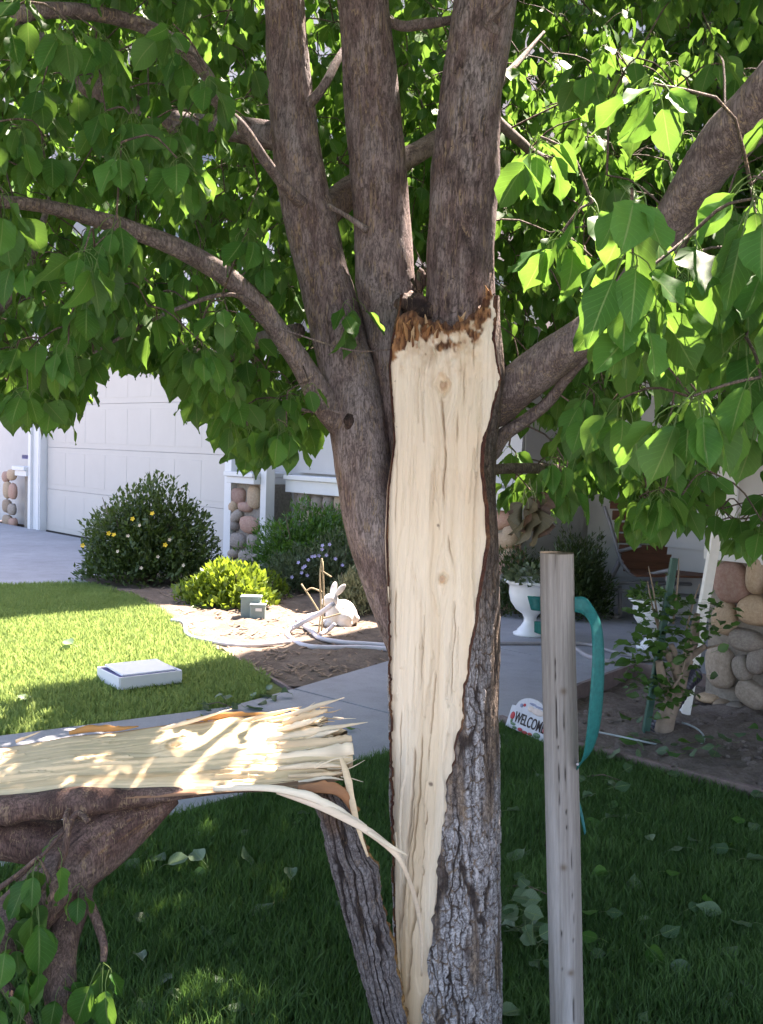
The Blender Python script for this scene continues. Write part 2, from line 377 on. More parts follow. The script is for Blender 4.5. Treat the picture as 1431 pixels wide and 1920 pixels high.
for pl in (slab1, slab2, porch):
    bm_ = MB().prism(inset(pl, 0.005), -0.09, 0.022)
    es = [e for e in bm_.bm.edges if all(abs(v.co.z-0.022) < 1e-5 for v in e.verts)]
    bmesh.ops.bevel(bm_.bm, geom=es, offset=0.006, segments=2, affect='EDGES')
    obj('slab', bm_.mesh('slab'), M['concrete'], walk)
drv = thing('driveway', drive[0], kind='structure')
dv = [G(150, 1086), G(440, 1064)]
obj('slab', MB().prism(inset(drive, 0.004), -0.09, 0.018).mesh('slab'), M['drive'], drv)
# plastic-wood bender boards along the beds
M['bender'] = simple('brown_edging_board', (0.20, 0.15, 0.14), 0.8, 0.25, 20, 0.3)
def ribbon_wall(name, pts, h, th, m, parent=None, z0=-0.05):
    b = MB()
    pts = [Vector((p[0], p[1], 0)) for p in pts]
    for a, c in zip(pts, pts[1:]):
        d = (c-a); L = d.length; x = d.normalized(); y = Vector((-x.y, x.x, 0))
        b.box((a+c)/2+Vector((0, 0, (z0+h)/2)), L/2+th*0.3, th/2, (h-z0)/2, (x, y, Vector((0, 0, 1))))
    return b.mesh(name)
e1 = GP(edgeR); e2 = GP([(1045, 1335), (1084, 1316), (1190, 1273)])
solo('edging_board', ribbon_wall('edging_board', e1, 0.055, 0.022, None), M['bender'], 'long brown edging board between the right lawn and the turned soil', 'garden edging', 'edging boards')
solo('edging_board', ribbon_wall('edging_board', e2+[HS(11.3, -0.92)], 0.10, 0.025, None), M['bender'], 'short brown edging board between the walkway and the pruned bush', 'garden edging', 'edging boards')
e3 = GP(lawnL_b)
solo('edging_board', ribbon_wall('edging_board', e3, 0.02, 0.02, None), M['bender'], 'curved edging board between the sunny left lawn and the flower bed', 'garden edging', 'edging boards')
# ================================================================== GRASS
def grass(name, poly, dens, h, w, m, seed, xr, yr, lab=None, mask=None):
    r = np.random.default_rng(seed)
    A = (xr[1]-xr[0])*(yr[1]-yr[0]); n = int(A*dens)
    x = r.uniform(*xr, n); y = r.uniform(*yr, n); k = inpoly(x, y, poly)
    u, v, d = proj(np.stack([x, y, x*0], -1)); k &= (u > -350) & (u < W0+350) & (v < H0+500)
    if mask is not None: k &= mask(x, y, r)
    x, y = x[k], y[k]; n = len(x)
    cl = fbm(x*5, y*5, 0, 3, seed)
    hh = h*r.uniform(0.55, 1.25, n)*(0.65+0.7*cl); ww = w*r.uniform(0.7, 1.3, n)
    az = r.uniform(0, 2*np.pi, n); lean = r.uniform(0.05, 0.75, n)*hh; fa = r.uniform(0, 2*np.pi, n)
    sx, sy = np.cos(fa)*ww/2, np.sin(fa)*ww/2; lx, ly = np.cos(az)*lean, np.sin(az)*lean
    z0 = np.zeros(n)-0.004
    V = np.stack([np.stack([x-sx, y-sy, z0], -1), np.stack([x+sx, y+sy, z0], -1),
                  np.stack([x-sx*0.8+lx*0.35, y-sy*0.8+ly*0.35, hh*0.6], -1), np.stack([x+sx*0.8+lx*0.35, y+sy*0.8+ly*0.35, hh*0.6], -1),
                  np.stack([x+lx, y+ly, hh*0.95], -1)], 1).reshape(-1, 3)
    b = np.arange(n)[:, None]*5
    tint = np.clip(0.25+0.5*cl+r.normal(0, 0.22, n), 0, 1)
    col = np.repeat(np.stack([tint]*3, -1), 5, 0)
    me = npmesh(name, V, [b+np.array([[0, 1, 3, 2]]), b+np.array([[2, 3, 4]])], col)
    return solo(name, me, m, kind='stuff')
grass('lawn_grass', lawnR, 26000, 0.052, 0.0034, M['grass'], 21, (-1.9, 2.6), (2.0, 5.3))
grass('lawn_grass', lawnL, 8500, 0.045, 0.0075, M['grass_sunlit'], 22, (-4.6, -0.6), (4.6, 10.2))
# ================================================================== HOUSE
house = thing('house', HS(2.4, 0), 'beige house with river stone bases, wide garage door and added shade-casting upper storeys', 'house')
ZA = Vector((0, 0, 1)); AX = (HD, HN, ZA)
def hbox(b, s0, s1, w0, w1, z0, z1, bev=0.0):
    return b.box(HS((s0+s1)/2, (w0+w1)/2, (z0+z1)/2), abs(s1-s0)/2, abs(w1-w0)/2, abs(z1-z0)/2, AX, bev)
def hpart(name, m, *boxes, parent=house, bev=0.0, label=None):
    b = MB()
    for q in boxes: hbox(b, *q, bev)
    return obj(name, b.mesh(name), m, parent, label=label)
GH = 2.4
# garage door: four sections with embossed panels
gd = hpart('garage_door', M['garage'], (-0.02, 4.80, 0.13, 0.17, 0.02, GH))
for r_ in range(4):
    z0 = 0.02+r_*0.6; sec = MB(); hbox(sec, 0.0, 4.78, 0.085, 0.125, z0+0.001, z0+0.598, 0.003)
    for c_ in range(8):
        s0 = 0.06+c_*0.5915; hbox(sec, s0, s0+0.53, 0.0825, 0.1, z0+0.075, z0+0.525, 0.002)
    obj('door_section', sec.mesh('door_section'), M['garage'], gd)
hpart('door_seal', simple('black_rubber_seal', (0.02, 0.02, 0.02)), (0.0, 4.78, 0.07, 0.12, 0.0, 0.022))
hpart('door_jamb', M['trim'], (-0.26, -0.02, -0.02, 0.2, 0.0, 2.5), (-0.35, -0.262, -0.06, 0.2, 0.0, 2.6), (-0.12, -0.05, -0.03, 0.0, 0.0, 2.49))
hpart('door_jamb', M['trim'], (4.80, 4.93, -0.03, 0.2, 0.0, 2.5))
hpart('door_header', M['trim'], (-0.35, 4.93, -0.05, 0.2, 2.51, 2.75))
# lapped siding made of real boards
def lap(name, s0, s1, w, z0, z1, bh=0.17, m=None):
    b = MB(); z = z0
    while z < z1-0.01:
        t = min(z+bh, z1); c = HS((s0+s1)/2, w, (z+t)/2)
        ang = 0.06; zz = (ZA*math.cos(ang)+HN*math.sin(ang)).normalized(); nn = HD.cross(zz)
        b.box(c, (s1-s0)/2, 0.012, (t-z)/2+0.006, (HD, nn, zz)); z += bh
    return obj(name, b.mesh(name), m or M['siding'], house)
hpart('wall', M['siding'], (-3.0, -0.352, 0.25, 8, 0, 7.2), (-0.35, 4.93, 0.21, 8, 2.5, 2.9), (4.94, 8.7, 0.40, 8, 0, 2.4), (8.2, 11.4, 1.32, 8, 0, 8.4), (11.42, 17, -1.10, 1.31, 0, 5.6), (11.42, 17, 1.32, 8, 0, 8.4), (-3.0, 6.0, 1.25, 8, 2.9, 7.2))  # unseen upper storeys added, their heights set to cast the lawn's shade
lap('siding', 5.62, 8.69, 0.37, 1.07, 2.4, 0.5)
lap('siding', 8.72, 11.38, 1.28, 0.0, 2.9, 0.3)
lap('siding', 11.46, 15, -1.13, 0.88, 5.5, 0.55)
lap('siding', -3.0, 5.99, 1.22, 2.9, 7.2, 0.2)
lap('siding', 8.22, 11.4, 1.28, 2.92, 8.4, 0.2)
M['roof'] = simple('brown_roof_tile', (0.15, 0.10, 0.08), 0.9, 0.3, 14, 0.4, 0.02)
hpart('roof', M['roof'], (-0.6, 8.1, 0.3, 5.5, 2.41, 2.52), (-3.4, 6.1, 1.0, 8.3, 7.21, 7.4), (8.1, 17, 1.1, 8.3, 8.41, 8.6), (11.3, 17.2, -1.4, 1.25, 5.61, 5.74))  # upper roofs are unseen additions, placed for where their shade falls
def window(s, w, z, ww, wh):
    f = hpart('window', M['trim'], (s, s+ww, w-0.06, w, z, z+0.08), (s, s+ww, w-0.06, w, z+wh-0.08, z+wh), (s, s+0.08, w-0.06, w, z+0.08, z+wh-0.08), (s+ww-0.08, s+ww, w-0.06, w, z+0.08, z+wh-0.08))
    g = NT('window_glass', 0.05, 0.8); g.color((0.03, 0.035, 0.04))
    hpart('pane', g.m, (s+0.08, s+ww-0.08, w-0.03, w-0.01, z+0.08, z+wh-0.08), parent=f)
hpart('porch_ceiling', M['siding'], (8.72, 11.40, -1.08, 1.24, 2.46, 2.52)); hpart('porch_beam', M['trim'], (8.72, 11.40, -1.12, -1.0, 2.2, 2.455))
window(1.2, 1.19, 3.9, 1.6, 1.4); window(3.8, 1.19, 3.9, 1.2, 1.4); window(9.4, 1.25, 4.2, 1.6, 1.5); window(12.6, -1.17, 1.3, 1.5, 1.4)  # upper windows sit on the added shade-casting storeys
# columns, post, wainscot
hpart('corner_post', M['trim'], (5.47, 5.57, -0.02, 0.09, 0.0, 2.5))
hpart('column_core', M['mortar'], (4.96, 5.465, 0.03, 0.38, 0.0, 0.93))
hpart('column_cap', M['trim'], (4.94, 5.46, -0.10, 0.38, 0.93, 1.0), (4.92, 5.462, -0.125, 0.38, 1.002, 1.05), bev=0.006)
hpart('column_core', M['mortar'], (-0.70, -0.40, 0.04, 0.3, 0.0, 0.78))
hpart('column_cap', M['trim'], (-0.76, -0.352, -0.09, 0.3, 0.78, 0.86), (-0.80, -0.353, -0.12, 0.3, 0.862, 0.92), bev=0.006)
hpart('wainscot_backing', M['mortar'], (5.62, 8.68, 0.30, 0.38, 0.0, 0.86))
hpart('wainscot_cap', M['trim'], (5.605, 8.75, 0.20, 0.38, 0.86, 0.99), (5.605, 8.77, 0.17, 0.38, 0.992, 1.04), bev=0.005)
hpart('wing_backing', M['mortar'], (11.41, 13.5, -1.19, -1.11, -0.05, 0.80))
hpart('wing_cap', M['trim'], (11.39, 13.5, -1.24, -1.12, 0.802, 0.87))
hpart('wing_trim', M['trim'], (11.40, 11.52, -1.16, -1.10, 0.872, 5.55))
hpart('shutter_trim', M['trim'], (8.7, 11.35, 1.20, 1.26, 2.55, 2.75))
# river stones as separate parts
def stone_mesh(seed, sub=2):
    bm = bmesh.new(); bmesh.ops.create_icosphere(bm, subdivisions=sub, radius=1)
    for v in bm.verts:
        p = v.co.copy(); s = 0.55
        q = Vector([math.copysign(abs(c)**0.75, c) for c in p])
        n = vn(p.x*1.1+seed*7, p.y*1.1, p.z*1.1, seed)-0.5
        v.co = q*(1+0.28*float(n))*0.92
    me = bpy.data.meshes.new('stone'); bm.to_mesh(me); bm.free(); me.polygons.foreach_set('use_smooth', [True]*len(me.polygons)); return me
SM = {k: [stone_mesh(31+i*5+j, 2) for i in range(4)] for j, k in enumerate(('pink', 'tan', 'grey'))}
SMB = {k: [stone_mesh(91+i*5+j, 3) for i in range(3)] for j, k in enumerate(('pink', 'tan', 'grey'))}
for d_ in (SM, SMB):
    for k, l in d_.items():
        for me in l: me.materials.append(M['stone_'+k])
def put_stone(s, w, z, a, b, dpt, kind, rot=0.0, big=False):
    me = random.choice((SMB if big else SM)[kind]); o = bpy.data.objects.new('stone', me); C.objects.link(o)
    o.parent = house; o.matrix_parent_inverse = Matrix.Translation(-house.location)
    X = HD*math.cos(rot)+ZA*math.sin(rot); Z = -HD*math.sin(rot)+ZA*math.cos(rot); c = HS(s, w, z)
    o.matrix_basis = Matrix(((X.x*a, HN.x*dpt, Z.x*b, c.x), (X.y*a, HN.y*dpt, Z.y*b, c.y), (X.z*a, HN.z*dpt, Z.z*b, c.z), (0, 0, 0, 1)))
def on_plane(u, v, w):
    """point of the house plane at inward offset w under pixel u,v -> (s, z)"""
    r = ray(u, v); o = Vector((0, 0, CAM_H)); t = ((HS(0, w)-o).dot(HN))/r.dot(HN); p = o+r*t
    return (p-HO).dot(HD), p.z
def stones_px(L, w, dpt, big=False):
    for (u, v, wd, ht, k, *rt) in L:
        s, z = on_plane(u, v, w); s2, _ = on_plane(u+wd/2, v, w); _, z2 = on_plane(u, v-ht/2, w)
        put_stone(s, w, z, abs(s2-s), abs(z2-z), dpt, k, rt[0] if rt else 0, big)
# stone column right of the garage (read off the photograph, on the column's face)
stones_px([(448, 930, 30, 38, 'pink'), (478, 932, 24, 52, 'tan'), (441, 948, 16, 30, 'tan'), (463, 950, 28, 22, 'pink'), (446, 968, 26, 28, 'grey', .5), (470, 983, 36, 38, 'pink'),
           (442, 985, 18, 22, 'grey'), (447, 1013, 34, 36, 'grey'), (477, 1015, 24, 32, 'grey'), (440, 1036, 22, 22, 'grey'), (466, 1044, 38, 30, 'grey'), (448, 1058, 26, 20, 'tan'), (484, 1050, 12, 28, 'grey')], 0.03, 0.07)
stones_px([(22, 890, 14, 22, 'tan'), (12, 893, 10, 22, 'pink'), (14, 918, 12, 34, 'tan'), (24, 922, 12, 34, 'pink'), (13, 948, 13, 26, 'tan'), (23, 955, 12, 26, 'grey'), (14, 976, 16, 26, 'tan'), (25, 980, 10, 22, 'pink')], 0.04, 0.06)
# wainscot: two visible rows by hand, the rest packed
z = 0.78; row = 0
while z > -0.05:
    s = 5.70 + (row % 2)*0.1
    while s < 8.62:
        a = random.uniform(0.085, 0.15); put_stone(s+a, 0.30, z+random.uniform(-.02, .02), a*1.02, random.uniform(0.08, 0.115), 0.07, random.choice(['grey', 'tan', 'grey', 'pink', 'tan']), random.uniform(-.3, .3)); s += 2*a*0.98
    z -= 0.185; row += 1
# end of the wainscot towards the porch, seen right of the trunk
for zz in np.arange(0.08, 0.82, 0.19):
    put_stone(8.66, 0.33, zz, 0.10, 0.1, 0.10, random.choice(['grey', 'tan']), 0.1)
# big boulders at the wing on the right
stones_px([(1374, 1090, 76, 80, 'pink', .1), (1422, 1078, 40, 74, 'tan'), (1363, 1160, 46, 68, 'tan', -.1), (1418, 1145, 66, 62, 'tan'), (1402, 1200, 66, 44, 'grey', -.05), (1354, 1250, 56, 98, 'grey', .1),
           (1397, 1252, 34, 52, 'grey', .3), (1424, 1240, 34, 58, 'grey'), (1412, 1300, 66, 56, 'grey', -.4), (1331, 1308, 40, 18, 'tan'), (1358, 1320, 34, 20, 'tan'), (1465, 1110, 50, 60, 'grey'), (1470, 1180, 56, 60, 'tan'), (1468, 1250, 50, 62, 'pink'), (1480, 1320, 60, 50, 'grey'), (1520, 1160, 60, 90, 'grey'), (1520, 1270, 60, 90, 'tan'), (1385, 1322, 30, 16, 'grey')], -1.19, 0.085, True)
# ================================================================== THE SPLIT TREE
D0 = 2.3
tree = thing('pear_tree', P(835, 1985, D0), 'large multi-stemmed tree with its trunk split open to pale wood', 'tree')
def itp(v, tab): return np.interp(v, [t[0] for t in tab], [t[1] for t in tab])
uL_t = [(540, 752), (590, 744), (640, 733), (690, 727), (760, 732), (830, 737), (920, 724), (1010, 719), (1070, 721), (1150, 726), (1250, 727), (1330, 729), (1420, 731), (1600, 733), (1750, 737), (1900, 742), (2060, 735)]
uR_t = [(540, 930), (590, 928), (640, 922), (680, 926), (712, 934), (760, 921), (810, 907), (880, 902), (940, 912), (1000, 914), (1060, 905), (1130, 890), (1190, 881), (1260, 868), (1340, 858), (1420, 840), (1500, 826), (1580, 815), (1660, 808), (1740, 800), (1800, 796), (1860, 790), (1900, 782), (2060, 770)]
uS_t = [(540, 936), (590, 936), (640, 940), (712, 948), (760, 940), (830, 931), (920, 930), (1000, 934), (1200, 936), (1500, 939), (1750, 942), (1920, 944), (2060, 952)]
# --- bark shell
NV = 760; vv = np.linspace(556, 2055, NV)
uL, uR, uS = itp(vv, uL_t), itp(vv, uR_t), itp(vv, uS_t)
jag = (fbm(vv/44.0, 0.0, 3.3, 4, 4)-0.5)*2
uR_j = uR + jag*np.interp(vv, [600, 1150, 1300, 1900], [3, 4, 9, 12]) + (vn(vv/11.0, 5.5, 0, 9)-0.5)*np.interp(vv, [1100, 1300], [0.6, 7])
ctr = np.array([P((a+b)/2, v, D0) for a, b, v in zip(uL, uS, vv)]); Rr = (uS-uL)/2*D0/FPX*0.995
cosR = np.clip(((uR_j-(uL+uS)/2)/((uS-uL)/2)), -0.97, 0.995); thR = -np.arccos(cosR)
NC = 230; q = np.linspace(0, 1, NC)**1.35
th_end = math.pi+0.10
TH = thR[:, None] + (th_end-thR[:, None])*q[None, :]
zz = ctr[:, 2][:, None]+TH*0; arc = TH*0.125
# plated bark: vertical ridges of small blocks with dark fissures and fibrous tan between
wob = (fbm(arc*14, zz*5, 0, 3, 2)-0.5)*0.03
wob = wob+(fbm(arc*70, zz*45, 0, 3, 21)-0.5)*0.012; f1, f2, idv = vor((arc+wob)*74 + 3, zz*25+(fbm(arc*50, zz*20, 0, 2, 23)-.5)*0.9, 5); edge = f2-f1
g1, g2, idg = vor((arc+wob*1.6)*34+11, zz*2.6, 15); gedge = g2-g1
up = sst(0.95, 0.55, zz)                        # plates fade to fibrous bark higher up (z falls with v)
low = sst(1.15, 0.75, zz)
hor = np.abs(((zz*150+idv*9+fbm(arc*40, zz*30, 0, 2, 6)*3) % 1)-0.5)
fl = sst(0.36, 0.50, fbm(arc*22, zz*4.5, 0, 3, 88)); plate = sst(0.05, 0.15, edge)*sst(0.03, 0.10, gedge)*(0.15+0.85*fl)
fib = fbm(arc*120, zz*16, 0, 4, 33)
hgt = plate*(0.0028+0.0022*idv) - (hor < 0.07)*plate*0.0008*low + (fib-0.5)*0.0045 - (1-sst(0.03, 0.14, gedge))*0.002
smooth_amt = 0.35+0.65*low; hgt = (hgt*smooth_amt + (fbm(arc*10, zz*4, 0, 3, 44)-0.5)*0.010)*(0.25+0.75*sst(0.0, 0.05, q))[None, :]
grey = mixc((0.26, 0.25, 0.25), (0.50, 0.49, 0.49), idv*0.6+0.4*fib); tan = mixc((0.075, 0.052, 0.040), (0.24, 0.175, 0.12), sst(0.35, 0.7, fib))
dark = np.array((0.042, 0.034, 0.032))
colb = mixc(tan, grey, plate*(0.25+0.75*low))
colb = mixc(colb, np.broadcast_to(dark, colb.shape), (1-sst(0.03, 0.12, gedge))*0.85); colb = mixc(colb, np.broadcast_to(dark, colb.shape), (hor < 0.055)*plate*0.6*low)
colb = mixc(colb, colb*0+np.array((0.10, 0.075, 0.062)), (1-low)*0.45)
wet = sst(0.62, 0.75, fbm(arc*9, zz*5, 0, 3, 77))*sst(0.72, 0.9, zz)*sst(1.15, 1.0, zz); colb = mixc(colb, colb*0+np.array((0.12, 0.055, 0.03)), wet*0.8)
RR = Rr[:, None] + hgt
X = ctr[:, 0][:, None] + RR*np.cos(TH); Y = D0 + RR*np.sin(TH)*0.98; Z = zz
X = X*(1+(Y-D0)/D0*0.0)
bk = np.stack([X, Y, Z], -1)
# inner lip of the torn bark (cambium), both edges
def lip(edgeP, nrm_in, w1, cols):
    a = edgeP; b = edgeP + nrm_in*w1; c = b + np.array([0, 0.014, 0])
    V = np.stack([a, b, c], 1).reshape(-1, 3)
    return V, gridf(len(a), 3), np.repeat(cols, 3, 0)
nvec = np.stack([-np.cos(thR), -np.sin(thR), 0*thR], -1)
lc = mixc((0.085, 0.032, 0.022), (0.20, 0.095, 0.045), sst(0.4, 0.8, fbm(vv/40, 2.2, 0, 3, 3)))
lc = mixc(lc, lc*0+np.array((0.42, 0.22, 0.06)), sst(0.60, 0.75, fbm(vv/44, 7.7, 0, 3, 13))*sst(1250, 1400, vv)*0.9)
LV, LF, LC = lip(bk[:, 0], nvec, 0.010, lc)
LV2, LF2, LC2 = lip(bk[:, -1], np.tile(np.array([0.9, 0.2, 0]), (NV, 1)), 0.005, lc*0.8)
V = np.vstack([bk.reshape(-1, 3), LV, LV2]); n0 = NV*NC
Fb = gridf(NV, NC)
bark_me = npmesh('trunk_bark', V, [Fb[:, ::-1], LF+n0, LF2+n0+len(LV)], np.vstack([colb.reshape(-1, 3), LC, LC2]))
trunk = obj('trunk', bark_me, M['bark_low'], tree)
# --- split wood face
NF, NR = 150, 620; f = np.linspace(0, 1, NF)[None, :]
top_f = np.interp(np.linspace(0, 1, NF), [0, .08, .16, .3, .45, .55, .66, .78, .88, .95, 1], [604, 588, 590, 601, 606, 612, 606, 590, 556, 545, 566]) + (vn(np.linspace(0, 1, NF)*26, 1.7, 0, 3)-0.5)*16
r_ = np.linspace(0, 1, NR)[:, None]
VV = top_f[None, :]*(1-r_) + 1995*r_
def rowi(a): return np.interp(VV, vv, a)
cX, cZ, rr = rowi(ctr[:, 0]), rowi(ctr[:, 2]), rowi(Rr)
thr = np.interp(VV, vv, -np.arccos(np.clip(((uR-(uL+uS)/2)/((uS-uL)/2)), -0.97, 0.995)))
lx, ly = cX-rr*0.985, D0+0*cX+0.001
rx, ry = cX+(rr-0.004)*np.cos(thr)+0.004, D0+(rr-0.010)*np.sin(thr)
px = lx+(rx-lx)*f; py = ly+(ry-ly)*f; pz = cZ.copy()
wd = np.hypot(rx-lx, ry-ly); nx, ny = (ry-ly)/wd, -(rx-lx)/wd    # outward (towards the viewer)
U = px; 
# grain bends round two knots
kn = [(P(829, 722, D0), 0.030), (P(828, 1078, D0), 0.018)]
gx = px.copy()
for (kp, kr) in kn:
    dx, dz = px-kp.x, pz-kp.z; e = np.exp(-(dx**2/(kr*1.6)**2+dz**2/(kr*2.4)**2)); gx = gx - np.sign(dx)*e*kr*0.8
g_fine = fbm(gx*170, pz*2.2, 0, 4, 3); g_mid = fbm(gx*45, pz*1.3, 0, 3, 8); g_big = fbm(gx*12, pz*1.0, 0, 3, 18)
h = (g_fine-0.5)*0.0026 + (g_mid-0.5)*0.006 + (g_big-0.5)*0.016
# fibre steps: plates of wood broken off at ragged ends
fibr = fbm(gx*170+7, pz*1.2, 0, 2, 26); _a, _b, cid = vor(gx*26+(fbm(px*20, pz*9, 0, 2, 27)-.5)*.6, pz*1.9+fibr*0.9, 28); _a, _b, cid2 = vor(gx*60, pz*5+fibr*1.3, 29); h += (cid-0.5)*0.010*sst(-.2, .5, pz)+(cid2-.5)*.004
lowb = sst(0.75, 0.30, pz)
h += lowb*0.014*np.sin(np.pi*np.clip(f*1.05, 0, 1)) + lowb*(fbm(gx*28, pz*0.8, 0, 2, 61)-0.5)*0.02
cr_ = np.zeros_like(h)
def crack(u0, v0, u1, v1, w, d):
    global h, cr_
    a, b = P(u0, v0, D0), P(u1, v1, D0); t = np.clip((a.z-pz)/(a.z-b.z), 0, 1)
    ins = sst(a.z+0.01, a.z-0.02, pz)*sst(b.z-0.01, b.z+0.04, pz)
    xc = a.x+(b.x-a.x)*t+(fbm(pz*22, u0*0.1, 0, 3, 5)-0.5)*0.008
    k = np.exp(-((px-xc)/w)**2)*ins; h = h - k*d; cr_ = np.maximum(cr_, k)
crack(742, 1105, 742, 1210, .0016, .008); crack(832, 830, 830, 955, .002, .008); crack(826, 745, 832, 840, .0022, .008)
crack(856, 775, 852, 838, .0016, .006); crack(775, 1395, 765, 1600, .0022, .012); crack(762, 1600, 768, 1700, .0018, .010); crack(788, 1370, 776, 1660, .0018, .010)
crack(800, 1500, 790, 1700, .0014, .008); crack(776, 1500, 760, 1730, .0022, .012); crack(752, 1330, 748, 1500, .0012, .006); crack(812, 1250, 800, 1420, .0012, .006); crack(838, 1000, 846, 1060, .002, .006)
crack(870, 690, 866, 770, .0012, .005); crack(786, 1640, 775, 1850, .002, .012); crack(757, 1700, 766, 1900, .002, .010); crack(886, 620, 884, 700, .0014, .005)
crack(745, 840, 742, 1000, .0010, .003); crack(790, 1180, 786, 1290, .0010, .004); crack(850, 1120, 838, 1300, .0012, .005)
wcol = mixc((0.71, 0.59, 0.43), (0.80, 0.70, 0.545), g_big*0.55+0.45*g_mid)
wcol = mixc(wcol, wcol*0+np.array((0.62, 0.47, 0.29)), sst(0.52, 0.80, fbm(gx*26+4, pz*0.9, 0, 3, 91))*0.38); wcol *= (0.95+0.09*cid)[..., None]; wcol = np.clip(wcol*1.04, 0, .88)
wcol = mixc(wcol, wcol*0+np.array((0.62, 0.43, 0.22)), sst(1250, 1500, VV)*sst(0.25, 0.5, f)*sst(0.95, 0.6, f)*0.40)
wcol = mixc(wcol, wcol*0+np.array((0.48, 0.30, 0.13)), sst(1650, 1930, VV)*0.6)
streak = sst(0.63, 0.75, fbm(gx*95, pz*3.2, 0, 3, 101)); wcol = mixc(wcol, wcol*0+np.array((0.52, 0.38, 0.24)), streak*0.30)
for (kp, kr) in kn:
    dx, dz = (px-kp.x), (pz-kp.z)*0.72; rad = np.hypot(dx*1.2, dz)+ (fbm(px*60, pz*45, 0, 3, 7)-0.5)*0.026
    ring = 0.5+0.5*np.cos(rad*900); inn = sst(kr, kr*0.25, rad)
    wcol = mixc(wcol, mixc((0.66, 0.47, 0.27), (0.79, 0.66, 0.47), ring*.5+.5*vn(px*70, pz*50, 0, 19)), inn*0.6); wcol = mixc(wcol, wcol*0+np.array((0.46, 0.24, 0.13)), sst(kr*0.28, kr*0.10, rad)*0.6)
    h += inn*0.006*np.cos(rad*300)
for (u_, v_, r_k) in [(820, 983, .004), (796, 665, .003), (742, 715, .0016), (741, 775, .0014), (745, 800, .0014), (805, 1450, .006)]:
    kp = P(u_, v_, D0); rad = np.hypot(px-kp.x, (pz-kp.z)); wcol = mixc(wcol, wcol*0+np.array((0.10, 0.06, 0.04)), sst(r_k, r_k*0.4, rad)*0.8)
wcol = mixc(wcol, wcol*0+np.array((0.34, 0.23, 0.14)), np.clip(cr_*0.75, 0, 1))
# torn brown, fibrous top
bb = np.interp(f, [0, .1, .22, .4, .6, .8, .93, 1], [658, 656, 640, 642, 640, 622, 584, 562]) + (fbm(px*60, pz*42, 0, 5, 111)-0.5)*120
tb = sst(9, -9, VV-bb); rag = 0.55*fbm(px*120, pz*75, 0, 5, 121)+0.45*fbm(px*300, pz*60, 0, 3, 122)
bcol = mixc((0.105, 0.045, 0.022), (0.34, 0.165, 0.07), sst(0.36, 0.62, rag)); bcol = mixc(bcol, bcol*0+np.array((0.045, 0.03, 0.026)), sst(14, 0, VV-top_f[None, :])*0.6*(1-sst(.8, .9, f)))
mush = sst(95, 0, VV-bb)*sst(.05, .15, f)*sst(.95, .85, f); h += mush*(fbm(px*100, pz*60, 0, 4, 131)-0.5)*0.016
wcol = mixc(wcol, wcol*0+np.array((0.50, 0.34, 0.19)), mush*sst(0.45, 0.7, fbm(px*60, pz*50, 0, 3, 141))*0.55)
wcol = mixc(wcol, bcol, tb); h += tb*(rag-0.4)*0.030
ed = np.minimum(f, 1-f); h *= sst(0, 0.03, ed)*0.85+0.15
wcol = mixc(wcol, wcol*0+np.array((0.30, 0.13, 0.07)), sst(0.014, 0.0, ed)*0.6)
FV = np.stack([px+nx*h, py+ny*h, pz], -1).reshape(-1, 3)
obj('split_face', npmesh('split_face', FV, [gridf(NR, NF)], wcol.reshape(-1, 3)), M['wood'], tree, label='pale cream split wood face of the trunk with a brown torn top')
